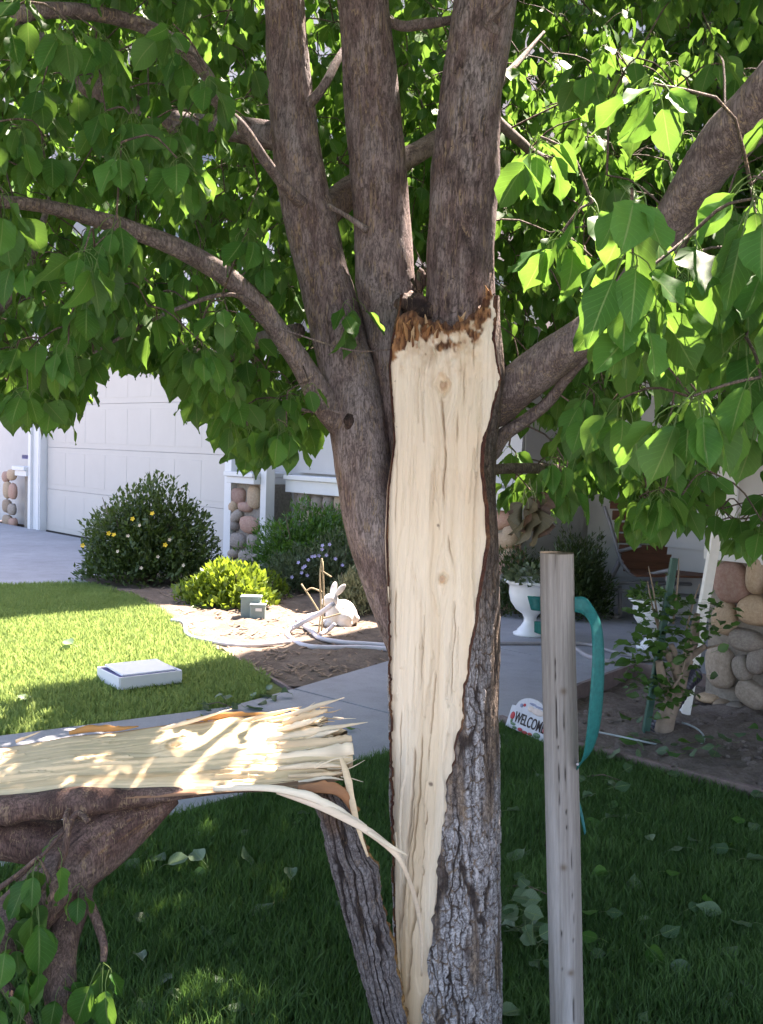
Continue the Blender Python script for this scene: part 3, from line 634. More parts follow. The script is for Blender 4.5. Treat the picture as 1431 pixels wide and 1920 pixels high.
# --- tubes with real bark relief
TINT = (1, 1, 1)
def bark_tube(path, rad, nseg=72, ds=0.006, seed=0, style='stem', knots=()):
    path = np.asarray(path, float); seg = np.linalg.norm(np.diff(path, axis=0), axis=1).sum()
    n = max(8, int(seg/ds)); cp = cat_path(np.hstack([path, np.asarray(rad)[:, None]]), n); c, r = cp[:, :3], cp[:, 3]
    T = np.gradient(c, axis=0); T /= np.linalg.norm(T, axis=1)[:, None]; s = np.concatenate([[0], np.cumsum(np.linalg.norm(np.diff(c, axis=0), axis=1))])
    N = np.zeros_like(c); a = np.array([0, -1.0, 0.02]); N[0] = a-T[0]*a.dot(T[0]); N[0] /= np.linalg.norm(N[0])
    for i in range(1, n):
        q_ = N[i-1]-T[i]*N[i-1].dot(T[i]); N[i] = q_/np.linalg.norm(q_)
    B = np.cross(T, N); th = np.linspace(0, 2*np.pi, nseg, endpoint=False)[None, :]
    ct, sn = np.cos(th), np.sin(th); rm = float(r.mean())
    a1, a2 = ct*rm, sn*rm; S_ = s[:, None]+0*th; a1 = a1+0*S_; a2 = a2+0*S_
    if style == 'stem':
        wx = (fbm(a1*60, a2*60, S_*40, 2, seed+9)-.5)*.010; k1 = vn(a1*330+wx*330, a2*330+wx*200, S_*30, seed); k2 = vn(a1*150+3+wx*150, a2*150, S_*8, seed+1)
        fis = sst(0.09, 0.01, np.abs(k1-0.5))*sst(.25, .6, fbm(a1*40, a2*40, S_*30, 2, seed+14))*0.8; deep = sst(0.055, 0.01, np.abs(k2-0.5))*sst(0.35, 0.65, fbm(a1*14, a2*14, S_*5, 2, seed+4))
        big = fbm(a1*14, a2*14, S_*6, 3, seed+2); fine = fbm(a1*70, a2*70, S_*20, 3, seed+3)
        hg = (big-0.5)*rm*0.20 - fis*0.0009 - deep*0.0022 + (fine-0.5)*0.0022
        col = mixc((0.162, 0.112, 0.100), (0.268, 0.207, 0.190), sst(0.3, 0.7, fine)); col = mixc(col, col*0+np.array((0.32, 0.285, 0.27)), sst(0.50, 0.72, big)*0.6)
        col = mixc(col, col*0+np.array((0.033, 0.022, 0.02)), np.clip(fis*0.75, 0, 1))
        tanm = deep*sst(0.45, 0.6, fbm(a1*10+9, a2*10, S_*3, 2, seed+7)); col = mixc(col, col*0+np.array((0.36, 0.25, 0.13)), tanm*0.8); col = mixc(col, col*0+np.array((0.025, 0.018, 0.016)), deep*(1-tanm)*0.7)
    else:   # young smooth branch with lenticels
        big = fbm(a1*20, a2*20, S_*8, 3, seed+2); fine = fbm(a1*120, a2*120, S_*60, 3, seed+3)
        k1 = vn(a1*150, a2*150, S_*420, seed); len_ = sst(0.80, 0.88, k1)
        hg = (big-0.5)*rm*0.22 + (fine-0.5)*0.0015 + len_*0.0008
        col = mixc((0.14, 0.105, 0.094), (0.27, 0.22, 0.20), sst(0.3, 0.7, fine*0.5+big*0.5)); col = mixc(col, col*0+np.array((0.42, 0.33, 0.22)), len_*0.75)
    for (sk, tk, rk, hk) in knots:
        dth = np.angle(np.exp(1j*(th-tk)))*rm; dd = np.hypot(dth, S_-sk); e = np.exp(-(dd/rk)**2); hg = hg+e*hk; col = mixc(col, col*0+np.array((0.06, 0.042, 0.036)), e*0.5)
    R_ = r[:, None]+hg*np.minimum(1, r[:, None]/0.02)
    col = np.clip(col*np.array(TINT), 0, 1)
    V = c[:, None, :]+N[:, None, :]*(ct*R_)[..., None]+B[:, None, :]*(sn*R_)[..., None]
    V = V.reshape(-1, 3); nv = len(V); col = col.reshape(-1, 3)
    V = np.vstack([V, c[0], c[-1]]); col = np.vstack([col, col[:1], col[-1:]])
    k = np.arange(nseg); k2_ = (k+1) % nseg
    cap0 = np.stack([k2_, k, k*0+nv], -1); cap1 = np.stack([(n-1)*nseg+k, (n-1)*nseg+k2_, k*0+nv+1], -1)
    return npmesh('bark', V, [gridf(n, nseg, True), cap0, cap1], col)
BR = []      # sampled branch points, for attaching twigs
def branch(name, L, parent=tree, style='stem', nseg=72, ds=0.006, seed=0, mat_='bark_up', record=True, knots=()):
    """L: (u, v, depth, width in px)"""
    pts = [P(u, v, d) for u, v, d, w in L]; rad = [w*0.5*d/FPX for u, v, d, w in L]
    if record:
        for p in cat_path([tuple(p) for p in pts], max(6, int(sum((b-a).length for a, b in zip(pts, pts[1:]))/0.05))): BR.append(p)
    return obj(name, bark_tube(pts, rad, nseg, ds, seed, style, knots), M[mat_], parent)
branch('stem', [(770, 1240, 2.37, 70), (748, 1140, 2.37, 98), (726, 1060, 2.375, 112), (704, 985, 2.38, 118), (686, 900, 2.39, 112), (672, 800, 2.40, 112), (652, 700, 2.41, 104), (628, 600, 2.43, 98), (602, 500, 2.45, 93), (580, 400, 2.46, 96), (560, 300, 2.47, 90), (546, 200, 2.47, 84), (538, 100, 2.46, 78), (532, 0, 2.45, 74), (527, -100, 2.44, 72), (524, -300, 2.5, 66), (510, -700, 2.6, 56)], nseg=130, ds=0.0035, seed=3, knots=[(0.62, -1.2, 0.02, 0.012), (0.95, 0.6, 0.018, 0.008)])
branch('stem', [(772, 1000, 2.40, 60), (764, 860, 2.405, 74), (752, 760, 2.405, 74), (738, 680, 2.405, 76), (728, 600, 2.41, 94), (724, 540, 2.41, 112), (722, 500, 2.41, 110), (716, 400, 2.42, 106), (709, 300, 2.42, 106), (699, 200, 2.42, 102), (690, 100, 2.41, 98), (681, 0, 2.40, 96), (672, -100, 2.40, 92), (655, -400, 2.4, 80), (640, -800, 2.4, 64)], nseg=130, ds=0.0035, seed=13, knots=[(0.24, -0.2, 0.02, 0.010), (0.45, -0.9, 0.02, 0.008)])
branch('stem', [(846, 740, 2.40, 140), (854, 660, 2.395, 142), (860, 600, 2.39, 138), (862, 560, 2.38, 134), (863, 500, 2.37, 126), (868, 400, 2.36, 124), (873, 300, 2.35, 122), (881, 200, 2.34, 119), (893, 100, 2.33, 116), (907, 0, 2.32, 114), (921, -100, 2.30, 112), (960, -400, 2.3, 96), (1000, -800, 2.3, 76)], nseg=140, ds=0.0035, seed=23, knots=[(0.40, 0.2, 0.02, 0.007), (0.5, -0.5, 0.018, 0.006), (0.30, 0.4, 0.02, 0.006)])
branch('branch', [(850, 800, 2.36, 60), (915, 765, 2.34, 88), (965, 727, 2.30, 84), (1040, 670, 2.24, 76), (1110, 618, 2.18, 68), (1170, 560, 2.10, 66), (1225, 480, 2.02, 70), (1285, 375, 1.93, 82), (1350, 280, 1.85, 92), (1420, 205, 1.78, 98), (1520, 90, 1.7, 106), (1700, -120, 1.6, 100)], style='young', nseg=90, ds=0.005, seed=33)
branch('branch', [(640, 800, 2.38, 50), (606, 752, 2.36, 52), (585, 715, 2.34, 45), (560, 675, 2.32, 42), (520, 618, 2.29, 39), (478, 565, 2.26, 38), (420, 515, 2.22, 37), (340, 468, 2.17, 36), (250, 432, 2.12, 33), (170, 408, 2.07, 30), (90, 388, 2.02, 25), (0, 378, 1.97, 23), (-150, 370, 1.9, 20)], style='young', nseg=48, ds=0.004, seed=43)
branch('branch', [(575, 385, 2.42, 26), (545, 362, 2.38, 22), (500, 305, 2.33, 20), (455, 240, 2.27, 21), (418, 205, 2.22, 20), (402, 180, 2.18, 22), (390, 145, 2.14, 24), (345, 92, 2.07, 26), (265, 47, 1.98, 27), (170, 24, 1.9, 29), (80, 20, 1.83, 30), (0, 38, 1.77, 31), (-160, 80, 1.7, 30)], style='young', nseg=40, ds=0.004, seed=53)
branch('branch', [(560, 262, 2.47, 60), (510, 255, 2.5, 52), (440, 242, 2.56, 46), (350, 235, 2.66, 44), (260, 205, 2.8, 44), (180, 165, 2.95, 46), (90, 90, 3.1, 44), (-60, -20, 3.3, 40)], nseg=48, ds=0.008, seed=63)
branch('branch', [(575, 200, 2.45, 22), (605, 165, 2.44, 17), (632, 115, 2.48, 15), (665, 60, 2.55, 13), (700, -20, 2.6, 11)], style='young', nseg=24, ds=0.006, seed=73)
branch('branch', [(590, 420, 2.52, 58), (650, 365, 2.62, 56), (720, 320, 2.75, 46), (800, 275, 2.9, 38), (880, 215, 3.1, 26), (960, 130, 3.3, 14), (1020, 60, 3.5, 5)], nseg=40, ds=0.01, seed=83)
branch('branch', [(920, 850, 2.36, 34), (945, 815, 2.34, 28), (990, 785, 2.32, 24), (1030, 752, 2.29, 22), (1060, 712, 2.26, 20), (1110, 660, 2.2, 17), (1180, 600, 2.15, 14)], style='young', nseg=24, ds=0.005, seed=93)
branch('branch', [(690, 20, 2.42, 16), (750, 48, 2.45, 18), (800, 44, 2.45, 19), (845, 38, 2.42, 16), (930, 20, 2.5, 14)], style='young', nseg=20, ds=0.006, seed=103)
branch('branch', [(500, 585, 2.26, 9), (430, 552, 2.2, 9), (330, 580, 2.15, 8), (250, 620, 2.1, 7), (175, 662, 2.06, 5)], style='young', nseg=12, ds=0.008, seed=113)
branch('branch', [(930, 225, 2.5, 20), (975, 265, 2.7, 18), (1010, 292, 2.9, 16), (1100, 330, 3.3, 13), (1200, 310, 3.7, 15), (1300, 270, 4.0, 9), (1380, 255, 4.2, 4)], style='young', nseg=20, ds=0.01, seed=123)
branch('branch', [(890, 885, 2.45, 20), (960, 878, 2.55, 20), (1040, 880, 2.7, 20), (1150, 890, 2.9, 18), (1240, 935, 3.0, 12), (1340, 980, 3.1, 6)], style='young', nseg=16, ds=0.01, seed=133)
branch('branch', [(560, 620, 2.5, 30), (480, 640, 2.7, 30), (400, 670, 2.9, 24), (330, 640, 3.1, 18), (220, 560, 3.3, 12), (140, 520, 3.5, 5)], style='young', nseg=20, ds=0.01, seed=143)
branch('branch', [(-60, 640, 2.3, 26), (10, 560, 2.3, 26), (50, 500, 2.35, 20), (80, 420, 2.4, 13), (95, 360, 2.45, 5)], style='young', nseg=20, ds=0.008, seed=153)
# small dead stubs and torn bits on the crotch
branch('dead_twig', [(540, 760, 2.33, 7), (585, 772, 2.31, 6), (610, 766, 2.30, 5), (640, 775, 2.30, 4)], style='young', nseg=8, ds=0.01, seed=163, record=False)
branch('dead_twig', [(525, 140, 2.42, 9), (535, 90, 2.4, 6), (540, 60, 2.4, 3)], style='young', nseg=8, ds=0.01, seed=164, record=False)
branch('dead_twig', [(930, 60, 2.28, 22), (915, 40, 2.25, 16), (945, 8, 2.22, 12), (980, -30, 2.2, 9)], style='young', nseg=12, ds=0.008, seed=165, record=False)
branch('dead_twig', [(615, 385, 2.38, 9), (650, 405, 2.37, 9), (690, 432, 2.36, 14)], style='young', nseg=10, ds=0.008, seed=166, record=False)
branch('dead_twig', [(480, 600, 2.2, 2), (650, 655, 2.3, 4), (740, 655, 2.3, 4)], style='young', nseg=6, ds=0.02, seed=167, record=False)
# knobbly dark crotch behind the torn top
def lump(name, L, m, parent, seed=0):
    b = MB()
    for (u, v, d, rx, rz) in L: b.ball(P(u, v, d), rx*d/FPX, rx*d/FPX*0.7, rz*d/FPX, sub=4)
    me = b.mesh(name, True); c = np.empty(len(me.vertices)*3, np.float32); me.vertices.foreach_get('co', c); c = c.reshape(-1, 3)
    nn = np.empty(len(me.vertices)*3, np.float32); me.vertices.foreach_get('normal', nn); nn = nn.reshape(-1, 3)
    q_ = fbm(c[:, 0]*60, c[:, 1]*60, c[:, 2]*40, 4, seed); c = c+nn*((q_-0.5)*0.022)[:, None]; me.vertices.foreach_set('co', c.ravel().astype(np.float32))
    a = me.color_attributes.new('Col', 'FLOAT_COLOR', 'POINT'); cc = np.ones((len(c), 4), np.float32); cc[:, :3] = mixc((0.03, 0.02, 0.018), (0.16, 0.105, 0.08), sst(0.35, 0.7, q_)); a.data.foreach_set('color', cc.ravel())
    return obj(name, me, m, parent)
lump('crotch_bark', [(772, 572, 2.365, 36, 22), (805, 585, 2.36, 34, 20), (745, 566, 2.37, 24, 18), (840, 590, 2.35, 34, 16), (787, 530, 2.40, 10, 26)], M['bark_up'], tree, 5)
for L_ in ((926, 575, 2.31, 10, 26), (938, 690, 2.30, 12, 14), (655, 790, 2.335, 14, 16)): lump('burr', [L_], M['bark_up'], tree, 8)

# ================================================================== STUB (bark side still standing) 
def stub():
    st_v = np.linspace(1478, 2020, 260)
    a_t = [(1478, 588), (1510, 596), (1560, 608), (1680, 640), (1780, 668), (1850, 688), (1920, 706), (2020, 715)]
    b_t = [(1478, 640), (1510, 658), (1560, 672), (1600, 684), (1620, 701), (1690, 712), (1740, 724), (1800, 736), (1860, 746), (1920, 757), (2020, 800)]
    a, b = itp(st_v, a_t), itp(st_v, b_t); b = b + (vn(st_v/13, 3.1, 0, 4)-0.5)*7
    ns = 150; th = np.linspace(math.pi*1.06, math.pi*2+0.35, ns)[None, :]     # left, front, right, a little round the back
    Dd = 2.20
    cen = np.array([P((x+y)/2, v, Dd) for x, y, v in zip(a, b, st_v)]); R = ((b-a)/2*Dd/FPX)[:, None]; Z = cen[:, 2][:, None]+0*th
    s = th*0.055; wob = (fbm(s*20, Z*6, 0, 3, 2)-0.5)*0.02
    f1, f2, idv = vor((s+wob)*85, Z*24, 35); wob = wob+(fbm(s*70, Z*45, 0, 3, 21)-0.5)*0.010; g1, g2, idg = vor((s+wob)*50+5, Z*2.4, 45); ge = sst(0.04, 0.2, g2-g1); e = sst(0.08, 0.22, f2-f1)
    hor = np.abs(((Z*160+idv*7+fbm(s*40, Z*30, 0, 2, 6)*3) % 1)-0.5); fib = fbm(s*130, Z*18, 0, 4, 53)
    hg = ge*0.006+e*0.002+(fib-0.5)*0.004-(hor < 0.07)*0.0012*ge
    col = mixc((0.085, 0.062, 0.052), (0.285, 0.265, 0.26), ge*(0.3+0.7*fib)*(0.6+0.4*idv)); col = mixc(col, col*0+np.array((0.02, 0.015, 0.014)), (1-ge)*0.85); col = mixc(col, col*0+np.array((0.04, 0.03, 0.03)), (hor < 0.05)*ge*0.5)
    col = mixc(col, col*0+np.array((0.12, 0.065, 0.035)), sst(0.55, 0.7, fbm(s*12, Z*5, 0, 3, 71))*sst(1750, 1600, st_v)[:, None]*0.7)
    X = cen[:, 0][:, None]+(R+hg)*np.cos(th); Y = Dd+(R*0.8+hg)*np.sin(th)
    o_ = np.stack([X, Y, Z], -1); V = o_.reshape(-1, 3)
    # torn edge: orange cambium lip on the right
    ep = o_[:, -1]; l1 = ep+np.array([0.004, 0.004, 0])+np.stack([(vn(st_v/9, 1.0, 0, 6))*0.008, 0*st_v, 0*st_v], -1); l2 = ep+np.array([-0.02, 0.012, 0])
    lc_ = mixc((0.16, 0.07, 0.03), (0.50, 0.29, 0.10), vn(st_v/12, 4.4, 0, 8)); LV = np.stack([ep, l1, l2], 1).reshape(-1, 3)
    # inner pale wood behind
    me = npmesh('stub_bark', np.vstack([V, LV]), [gridf(260, ns)[:, ::-1], gridf(260, 3)+len(V)], np.vstack([col.reshape(-1, 3), np.repeat(lc_, 3, 0)]))
    so = obj('stub', me, M['bark_low'], tree)
    iw = np.stack([np.stack([o_[:, 0, 0]+0.004, 0*st_v+Dd+0.010, o_[:, 0, 2]], -1), np.stack([cen[:, 0], 0*st_v+Dd+0.03, cen[:, 2]], -1), l2], 1).reshape(-1, 3)
    obj('stub_wood', npmesh('stub_wood', iw, [gridf(260, 3)], np.tile((0.6, 0.45, 0.27), (len(iw), 1))), M['wood'], so)
stub()
# ================================================================== FALLEN HALF OF THE TRUNK
fallen = thing('broken_log', P(60, 1750, 2.1), 'broken-off trunk half lying level with its pale torn face upward', 'broken trunk')
BRF = []
def slab():
    us = np.linspace(-420, 662, 420); nf = 110; f = np.linspace(0, 1, nf)[None, :]     # f: 0 back edge, 1 front edge
    bt = [(-420, 1425), (-150, 1408), (0, 1396), (60, 1386), (130, 1374), (220, 1366), (300, 1355), (380, 1350), (430, 1340), (520, 1338), (600, 1330), (662, 1326)]
    ft = [(-420, 1518), (-150, 1506), (0, 1496), (60, 1490), (130, 1482), (250, 1483), (330, 1480), (420, 1476), (500, 1474), (570, 1468), (640, 1472), (662, 1474)]
    bv, fv = itp(us, bt)[:, None], itp(us, ft)[:, None]
    v = bv*(1-f)+fv*f; D = 2.42*(1-f)+2.17*f + 0*v
    # ragged end: finger lengths vary across the face
    fx = f[0]; endu = np.interp(fx, [0, .05, .1, .16, .2, .27, .33, .36, .45, .5, .58, .62, .75, .82, .88, 1], [560, 600, 560, 606, 600, 560, 640, 585, 620, 600, 650, 655, 655, 640, 636, 560])+(vn(fx*40, 1.0, 0, 5)-0.5)*34
    lim = np.minimum(us[:, None]+0*f, endu[None, :])
    pts = np.empty(v.shape+(3,))
    A = np.array([tuple(cam_r), tuple(cam_u), tuple(fwd)])
    r = A[2]+A[0]*((lim-W0/2)/FPX)[..., None]-A[1]*((v-H0/2)/FPX)[..., None]
    pts = np.array([0, 0, CAM_H])+r*(D/r[..., 1])[..., None]
    L = pts[..., 0]; wv = f+0*L
    kx = P(330, 1402, 2.3).x; kw = 0.42; k2x = P(205, 1385, 2.33).x
    gy = wv.copy()
    for (kx_, kw_, kr) in ((kx, kw, .05), (k2x, 0.25, .03), (P(110, 1440, 2.2).x, 0.6, .03)):
        dy = wv-kw_; gy = gy - np.sign(dy)*np.exp(-((L-kx_)**2/(kr*1.4)**2+(dy*0.25)**2/(kr*.6)**2))*kr*2.0
    fine = fbm(gy*44, L*3.0, 0, 4, 3); mid = fbm(gy*12, L*1.6, 0, 3, 9); big = fbm(gy*3, L*2.2, 0, 3, 14)
    fibr = fbm(gy*44, L*1.6, 0, 2, 26); _a, _b, st = vor(L*2.4+fibr*0.9, gy*7+(fbm(L*12, wv*4, 0, 2, 27)-.5)*.5, 28)
    h = (fine-0.5)*0.003+(mid-0.5)*0.006+(big-0.5)*0.012+(st-0.5)*0.007
    h += np.exp(-((L-kx)**2/.05**2+(wv-kw)**2/.22**2))*0.012*np.sin(60*np.hypot(L-kx, (wv-kw)*.25)) + 0.02*np.sin(np.pi*wv)-0.006
    col = mixc((0.70, 0.575, 0.41), (0.81, 0.71, 0.55), mid*0.6+big*0.4); col = mixc(col, col*0+np.array((0.56, 0.39, 0.21)), sst(0.55, 0.8, fbm(gy*11+5, L*1.5, 0, 3, 49))*0.35)
    col = mixc(col, col*0+np.array((0.42, 0.28, 0.15)), sst(0.64, 0.76, fbm(gy*30, L*5, 0, 3, 59))*0.5)
    rad = np.hypot(L-kx, (wv-kw)*.25); col = mixc(col, mixc((0.55, 0.36, 0.18), (0.80, 0.68, 0.5), 0.5+0.5*np.cos(rad*420)), sst(.05, .015, rad)*0.6)
    split = np.zeros_like(h)
    for y0, a0, w in ((.2, 540, .010), (.34, 560, .008), (.47, 530, .008), (.60, 500, .008), (.80, 560, .02), (.86, 580, .02), (.1, 500, .008), (.72, 470, .008)):
        k = np.exp(-((wv-y0-(fbm(L*25, y0*9, 0, 2, 3)-.5)*.05)/w)**2)*sst(a0-60, a0+40, us)[:, None]; split = np.maximum(split, k)
    h -= split*0.016; col = mixc(col, col*0+np.array((0.26, 0.15, 0.08)), split*0.7)
    ebk = sst(0.035, 0.0, wv)*sst(520, 380, us)[:, None]; col = mixc(col, col*0+np.array((0.42, 0.20, 0.07)), ebk*0.9)
    col = mixc(col, col*0+np.array((0.27, 0.10, 0.07)), sst(0.965, 1.0, wv)*0.85)
    nrm = np.array([0, -0.50, 0.866]); top = pts+nrm*h[..., None]
    thick = np.interp(us, [-420, 300, 450, 662], [0.05, 0.035, 0.018, 0.006])[:, None]
    bot = pts+np.array([0, 0.01, 0])*(1-2*f)[..., None]-np.array([0, 0.15, 1.0])*(thick*(0.25+np.sin(np.pi*np.clip(f, .03, .97))))[..., None]
    nr = len(us); V = np.vstack([top.reshape(-1, 3), bot.reshape(-1, 3)]); n0 = nr*nf
    i = np.arange(nr-1); fe = np.stack([i*nf+nf-1, (i+1)*nf+nf-1, (i+1)*nf+nf-1+n0, i*nf+nf-1+n0], -1); be = np.stack([(i+1)*nf, i*nf, i*nf+n0, (i+1)*nf+n0], -1)
    j = np.arange(nf-1); ee = np.stack([(nr-1)*nf+j, (nr-1)*nf+j+1, (nr-1)*nf+j+1+n0, (nr-1)*nf+j+n0], -1)
    cb = np.tile((0.17, 0.07, 0.045), (n0, 1)); cb[:] = mixc((0.10, 0.04, 0.03), (0.42, 0.28, 0.16), fine.reshape(-1))
    col = col*np.array((1.0, 0.92, 0.75)); obj('split_face', npmesh('split_face', V, [gridf(nr, nf)[:, ::-1], gridf(nr, nf)+n0, fe, be, ee], np.vstack([col.reshape(-1, 3), cb])), M['slabwood'], fallen, label='pale torn upper face of the fallen trunk')
slab()
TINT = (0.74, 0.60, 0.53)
# bark rind below the front edge
rind = [(-420, 1535, 2.17, 60), (-200, 1526, 2.17, 58), (-40, 1520, 2.17, 54), (60, 1512, 2.17, 52), (140, 1502, 2.17, 54), (200, 1500, 2.18, 46), (250, 1496, 2.18, 38), (310, 1490, 2.18, 28), (380, 1484, 2.19, 18), (440, 1480, 2.19, 14), (520, 1478, 2.2, 11), (560, 1476, 2.2, 7)]
branch('bark_rind', rind, fallen, 'stem', 60, 0.004, 203, 'bark_up', False, knots=[(0.40, 1.0, 0.016, 0.02), (0.66, 0.8, 0.02, 0.014), (0.60, 0.3, 0.02, 0.014), (0.72, -0.2, 0.02, 0.012), (0.5, 0.9, 0.02, 0.01)])
# trunk underside / big limb leaving the slab
branch('limb', [(330, 1498, 2.24, 20), (285, 1520, 2.24, 60), (225, 1552, 2.22, 104), (170, 1590, 2.19, 120), (120, 1640, 2.15, 112), (70, 1690, 2.10, 106), (10, 1750, 2.06, 112), (-80, 1830, 2.0, 120), (-200, 1930, 1.95, 124)], fallen, 'stem', 96, 0.004, 213, 'bark_up', False, knots=[(0.25, 2.0, 0.05, 0.01)])
branch('limb', [(-300, 1560, 2.3, 70), (-100, 1575, 2.28, 84), (0, 1570, 2.27, 84), (90, 1580, 2.25, 92), (180, 1590, 2.24, 80), (260, 1540, 2.24, 60)], fallen, 'stem', 72, 0.005, 223, 'bark_up', False)
branch('limb', [(150, 1620, 2.18, 60), (140, 1690, 2.14, 62), (120, 1760, 2.1, 58), (112, 1830, 2.06, 60), (118, 1900, 2.03, 58), (130, 2000, 2.0, 54)], fallen, 'young', 40, 0.005, 233, 'bark_up', False)
branch('branch', [(150, 1670, 2.12, 22), (170, 1700, 2.08, 20), (186, 1740, 2.05, 18), (195, 1775, 2.03, 15), (194, 1803, 2.02, 12)], fallen, 'young', 20, 0.005, 243, 'bark_up', False)
branch('branch', [(110, 1630, 2.06, 13), (122, 1595, 2.05, 13), (127, 1560, 2.05, 13), (136, 1535, 2.06, 13), (150, 1525, 2.06, 12), (166, 1540, 2.04, 12)], fallen, 'young', 20, 0.004, 253, 'bark_up', False)
branch('branch', [(127, 1560, 2.05, 12), (124, 1532, 2.06, 12), (130, 1518, 2.08, 10)], fallen, 'young', 14, 0.004, 254, 'bark_up', False)
branch('branch', [(30, 1650, 2.02, 7), (72, 1612, 2.01, 7), (120, 1558, 2.02, 7)], fallen, 'young', 8, 0.008, 255, 'bark_up', False)
branch('branch', [(60, 1690, 2.0, 10), (90, 1650, 2.0, 8), (74, 1610, 2.0, 6)], fallen, 'young', 8, 0.008, 256, 'bark_up', False)
branch('branch', [(-80, 1720, 2.0, 16), (20, 1650, 2.0, 10), (75, 1605, 2.0, 8)], fallen, 'young', 8, 0.008, 257, 'bark_up', False)
branch('branch', [(60, 2000, 1.95, 40), (40, 1900, 1.98, 30), (0, 1840, 2.0, 22), (-60, 1800, 2.0, 20)], fallen, 'young', 16, 0.008, 258, 'bark_up', False)
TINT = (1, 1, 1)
# splinters: tapered wedges of wood
def splinter(L, parent=fallen, th=0.004, c0=(0.76, 0.64, 0.46), dark=0.0, name='splinter', seed=0):
    """L: (u, v, depth, half width px) along the fibre"""
    L2 = cat_path([tuple(P(u, v, d))+(w*d/FPX,) for u, v, d, w in L], 26); c, w = L2[:, :3], np.maximum(L2[:, 3], 0.0004)
    T = np.gradient(c, axis=0); T /= np.linalg.norm(T, axis=1)[:, None]; view = c-np.array([0, 0, CAM_H]); view /= np.linalg.norm(view, axis=1)[:, None]
    Wd = np.cross(T, view); Wd /= np.linalg.norm(Wd, axis=1)[:, None]; Nn = np.cross(Wd, T)
    prof = np.array([[-1, 0], [-.85, .55], [.1, .75], [.9, .35], [1, -.1], [0, -.9]]); j = (vn(np.arange(26)*.7, seed*3.1, 0, seed)-.5)*0.5
    V = np.stack([c+Wd*((p[0]+j*(p[0] > .4))*w)[:, None]-Nn*(p[1]*np.minimum(th, w*1.2))[:, None] for p in prof], 1)
    tone = 0.78+0.4*vn(np.arange(26)[:, None]*0.2, np.arange(6)[None, :]*2.7+seed*1.3, 0, seed); col = np.asarray(c0)[None, None, :]*tone[..., None]
    col[:, 5] = col[:, 5]*0+np.array((0.20, 0.085, 0.06)) if dark else col[:, 5]
    nv = 26*6; k = np.arange(6)
    return obj(name, npmesh(name, np.vstack([V.reshape(-1, 3), c[0], c[-1]]), [gridf(26, 6, True), np.stack([(k+1) % 6, k, k*0+nv], -1), np.stack([25*6+k, 25*6+(k+1) % 6, k*0+nv+1], -1)], np.vstack([col.reshape(-1, 3), col[0, :1], col[-1, :1]]), smooth=False), M['slabwood'], parent)
SP = [([(500, 1350, 2.395, 3), (560, 1336, 2.385, 5), (600, 1322, 2.38, 4), (646, 1308, 2.38, .5)], .004), ([(530, 1356, 2.37, 5), (580, 1341, 2.36, 7), (614, 1331, 2.36, 3)], .004), ([(520, 1370, 2.35, 4), (570, 1356, 2.34, 6), (608, 1343, 2.34, 1)], .004),
      ([(500, 1388, 2.31, 6), (580, 1374, 2.31, 8), (640, 1362, 2.31, 4), (690, 1354, 2.31, .5)], .004), ([(520, 1400, 2.28, 8), (590, 1394, 2.28, 10), (640, 1388, 2.28, 9), (660, 1384, 2.28, 6)], .005), ([(500, 1424, 2.25, 8), (580, 1416, 2.25, 12), (640, 1407, 2.25, 13), (663, 1404, 2.25, 11)], .006),
      ([(520, 1440, 2.21, 4), (590, 1435, 2.21, 6), (640, 1436, 2.2, 2)], .004), ([(540, 1455, 2.19, 4), (610, 1452, 2.19, 5), (648, 1448, 2.19, 1)], .004), ([(560, 1467, 2.18, 3), (610, 1458, 2.18, 3), (644, 1462, 2.18, 1)], .003), ([(300, 1368, 2.4, 3), (360, 1352, 2.41, 4), (435, 1329, 2.42, .6)], .003),
      ([(30, 1390, 2.38, 3), (75, 1372, 2.39, 1)], .003), ([(570, 1392, 2.3, 5), (605, 1377, 2.3, 5), (636, 1368, 2.3, 1)], .004), ([(590, 1440, 2.16, 2), (625, 1424, 2.16, 1.5), (650, 1420, 2.16, .5)], .003), ([(430, 1360, 2.39, 3), (500, 1341, 2.40, 4), (566, 1325, 2.40, .5)], .003)]
for i_, (L, th_) in enumerate(SP): splinter(L, th=th_, seed=i_, c0=[(0.74, 0.61, 0.43), (0.68, 0.52, 0.33), (0.78, 0.66, 0.48)][i_ % 3])
rs_ = random.Random(9)      # fine fibres standing off the torn end
for i_ in range(34):
    u0 = rs_.uniform(540, 640); f0 = rs_.random(); v0 = 1330+f0*132+rs_.uniform(-4, 4)-(u0-600)*.06; d0 = 2.41-f0*.22; l_ = rs_.uniform(18, 52); a_ = rs_.uniform(-.45, .25)
    splinter([(u0, v0, d0, rs_.uniform(.8, 1.6)), (u0+l_*.5, v0+a_*l_*.4, d0-.01, 1.0), (u0+l_, v0+a_*l_+rs_.uniform(-4, 4), d0-.02, .3)], th=.0015, seed=60+i_, c0=rs_.choice([(0.74, 0.61, 0.43), (0.60, 0.43, 0.25), (0.78, 0.66, 0.48)]), name='fibre')
for i_, (u0, v0, l_, a_) in enumerate([(786, 640, 14, 1.6), (812, 652, 16, 1.2), (880, 632, 12, 1.4), (742, 1560, 40, 1.5), (790, 1840, 50, 1.45), (752, 1900, 40, -1.2), (768, 1650, 60, 1.5), (880, 1210, 26, 1.3), (838, 1440, 30, 1.4), (728, 1100, 30, 1.5), (905, 1060, 20, 1.2)]):
    splinter([(u0, v0, 2.27, 1.2), (u0+math.cos(a_)*l_*.5, v0+math.sin(a_)*l_*.5, 2.255, 1.2), (u0+math.cos(a_)*l_, v0+math.sin(a_)*l_, 2.24, .3)], tree, .0015, seed=160+i_, name='fibre')
rt_ = random.Random(21)      # torn brown bark fibres along the top of the wound
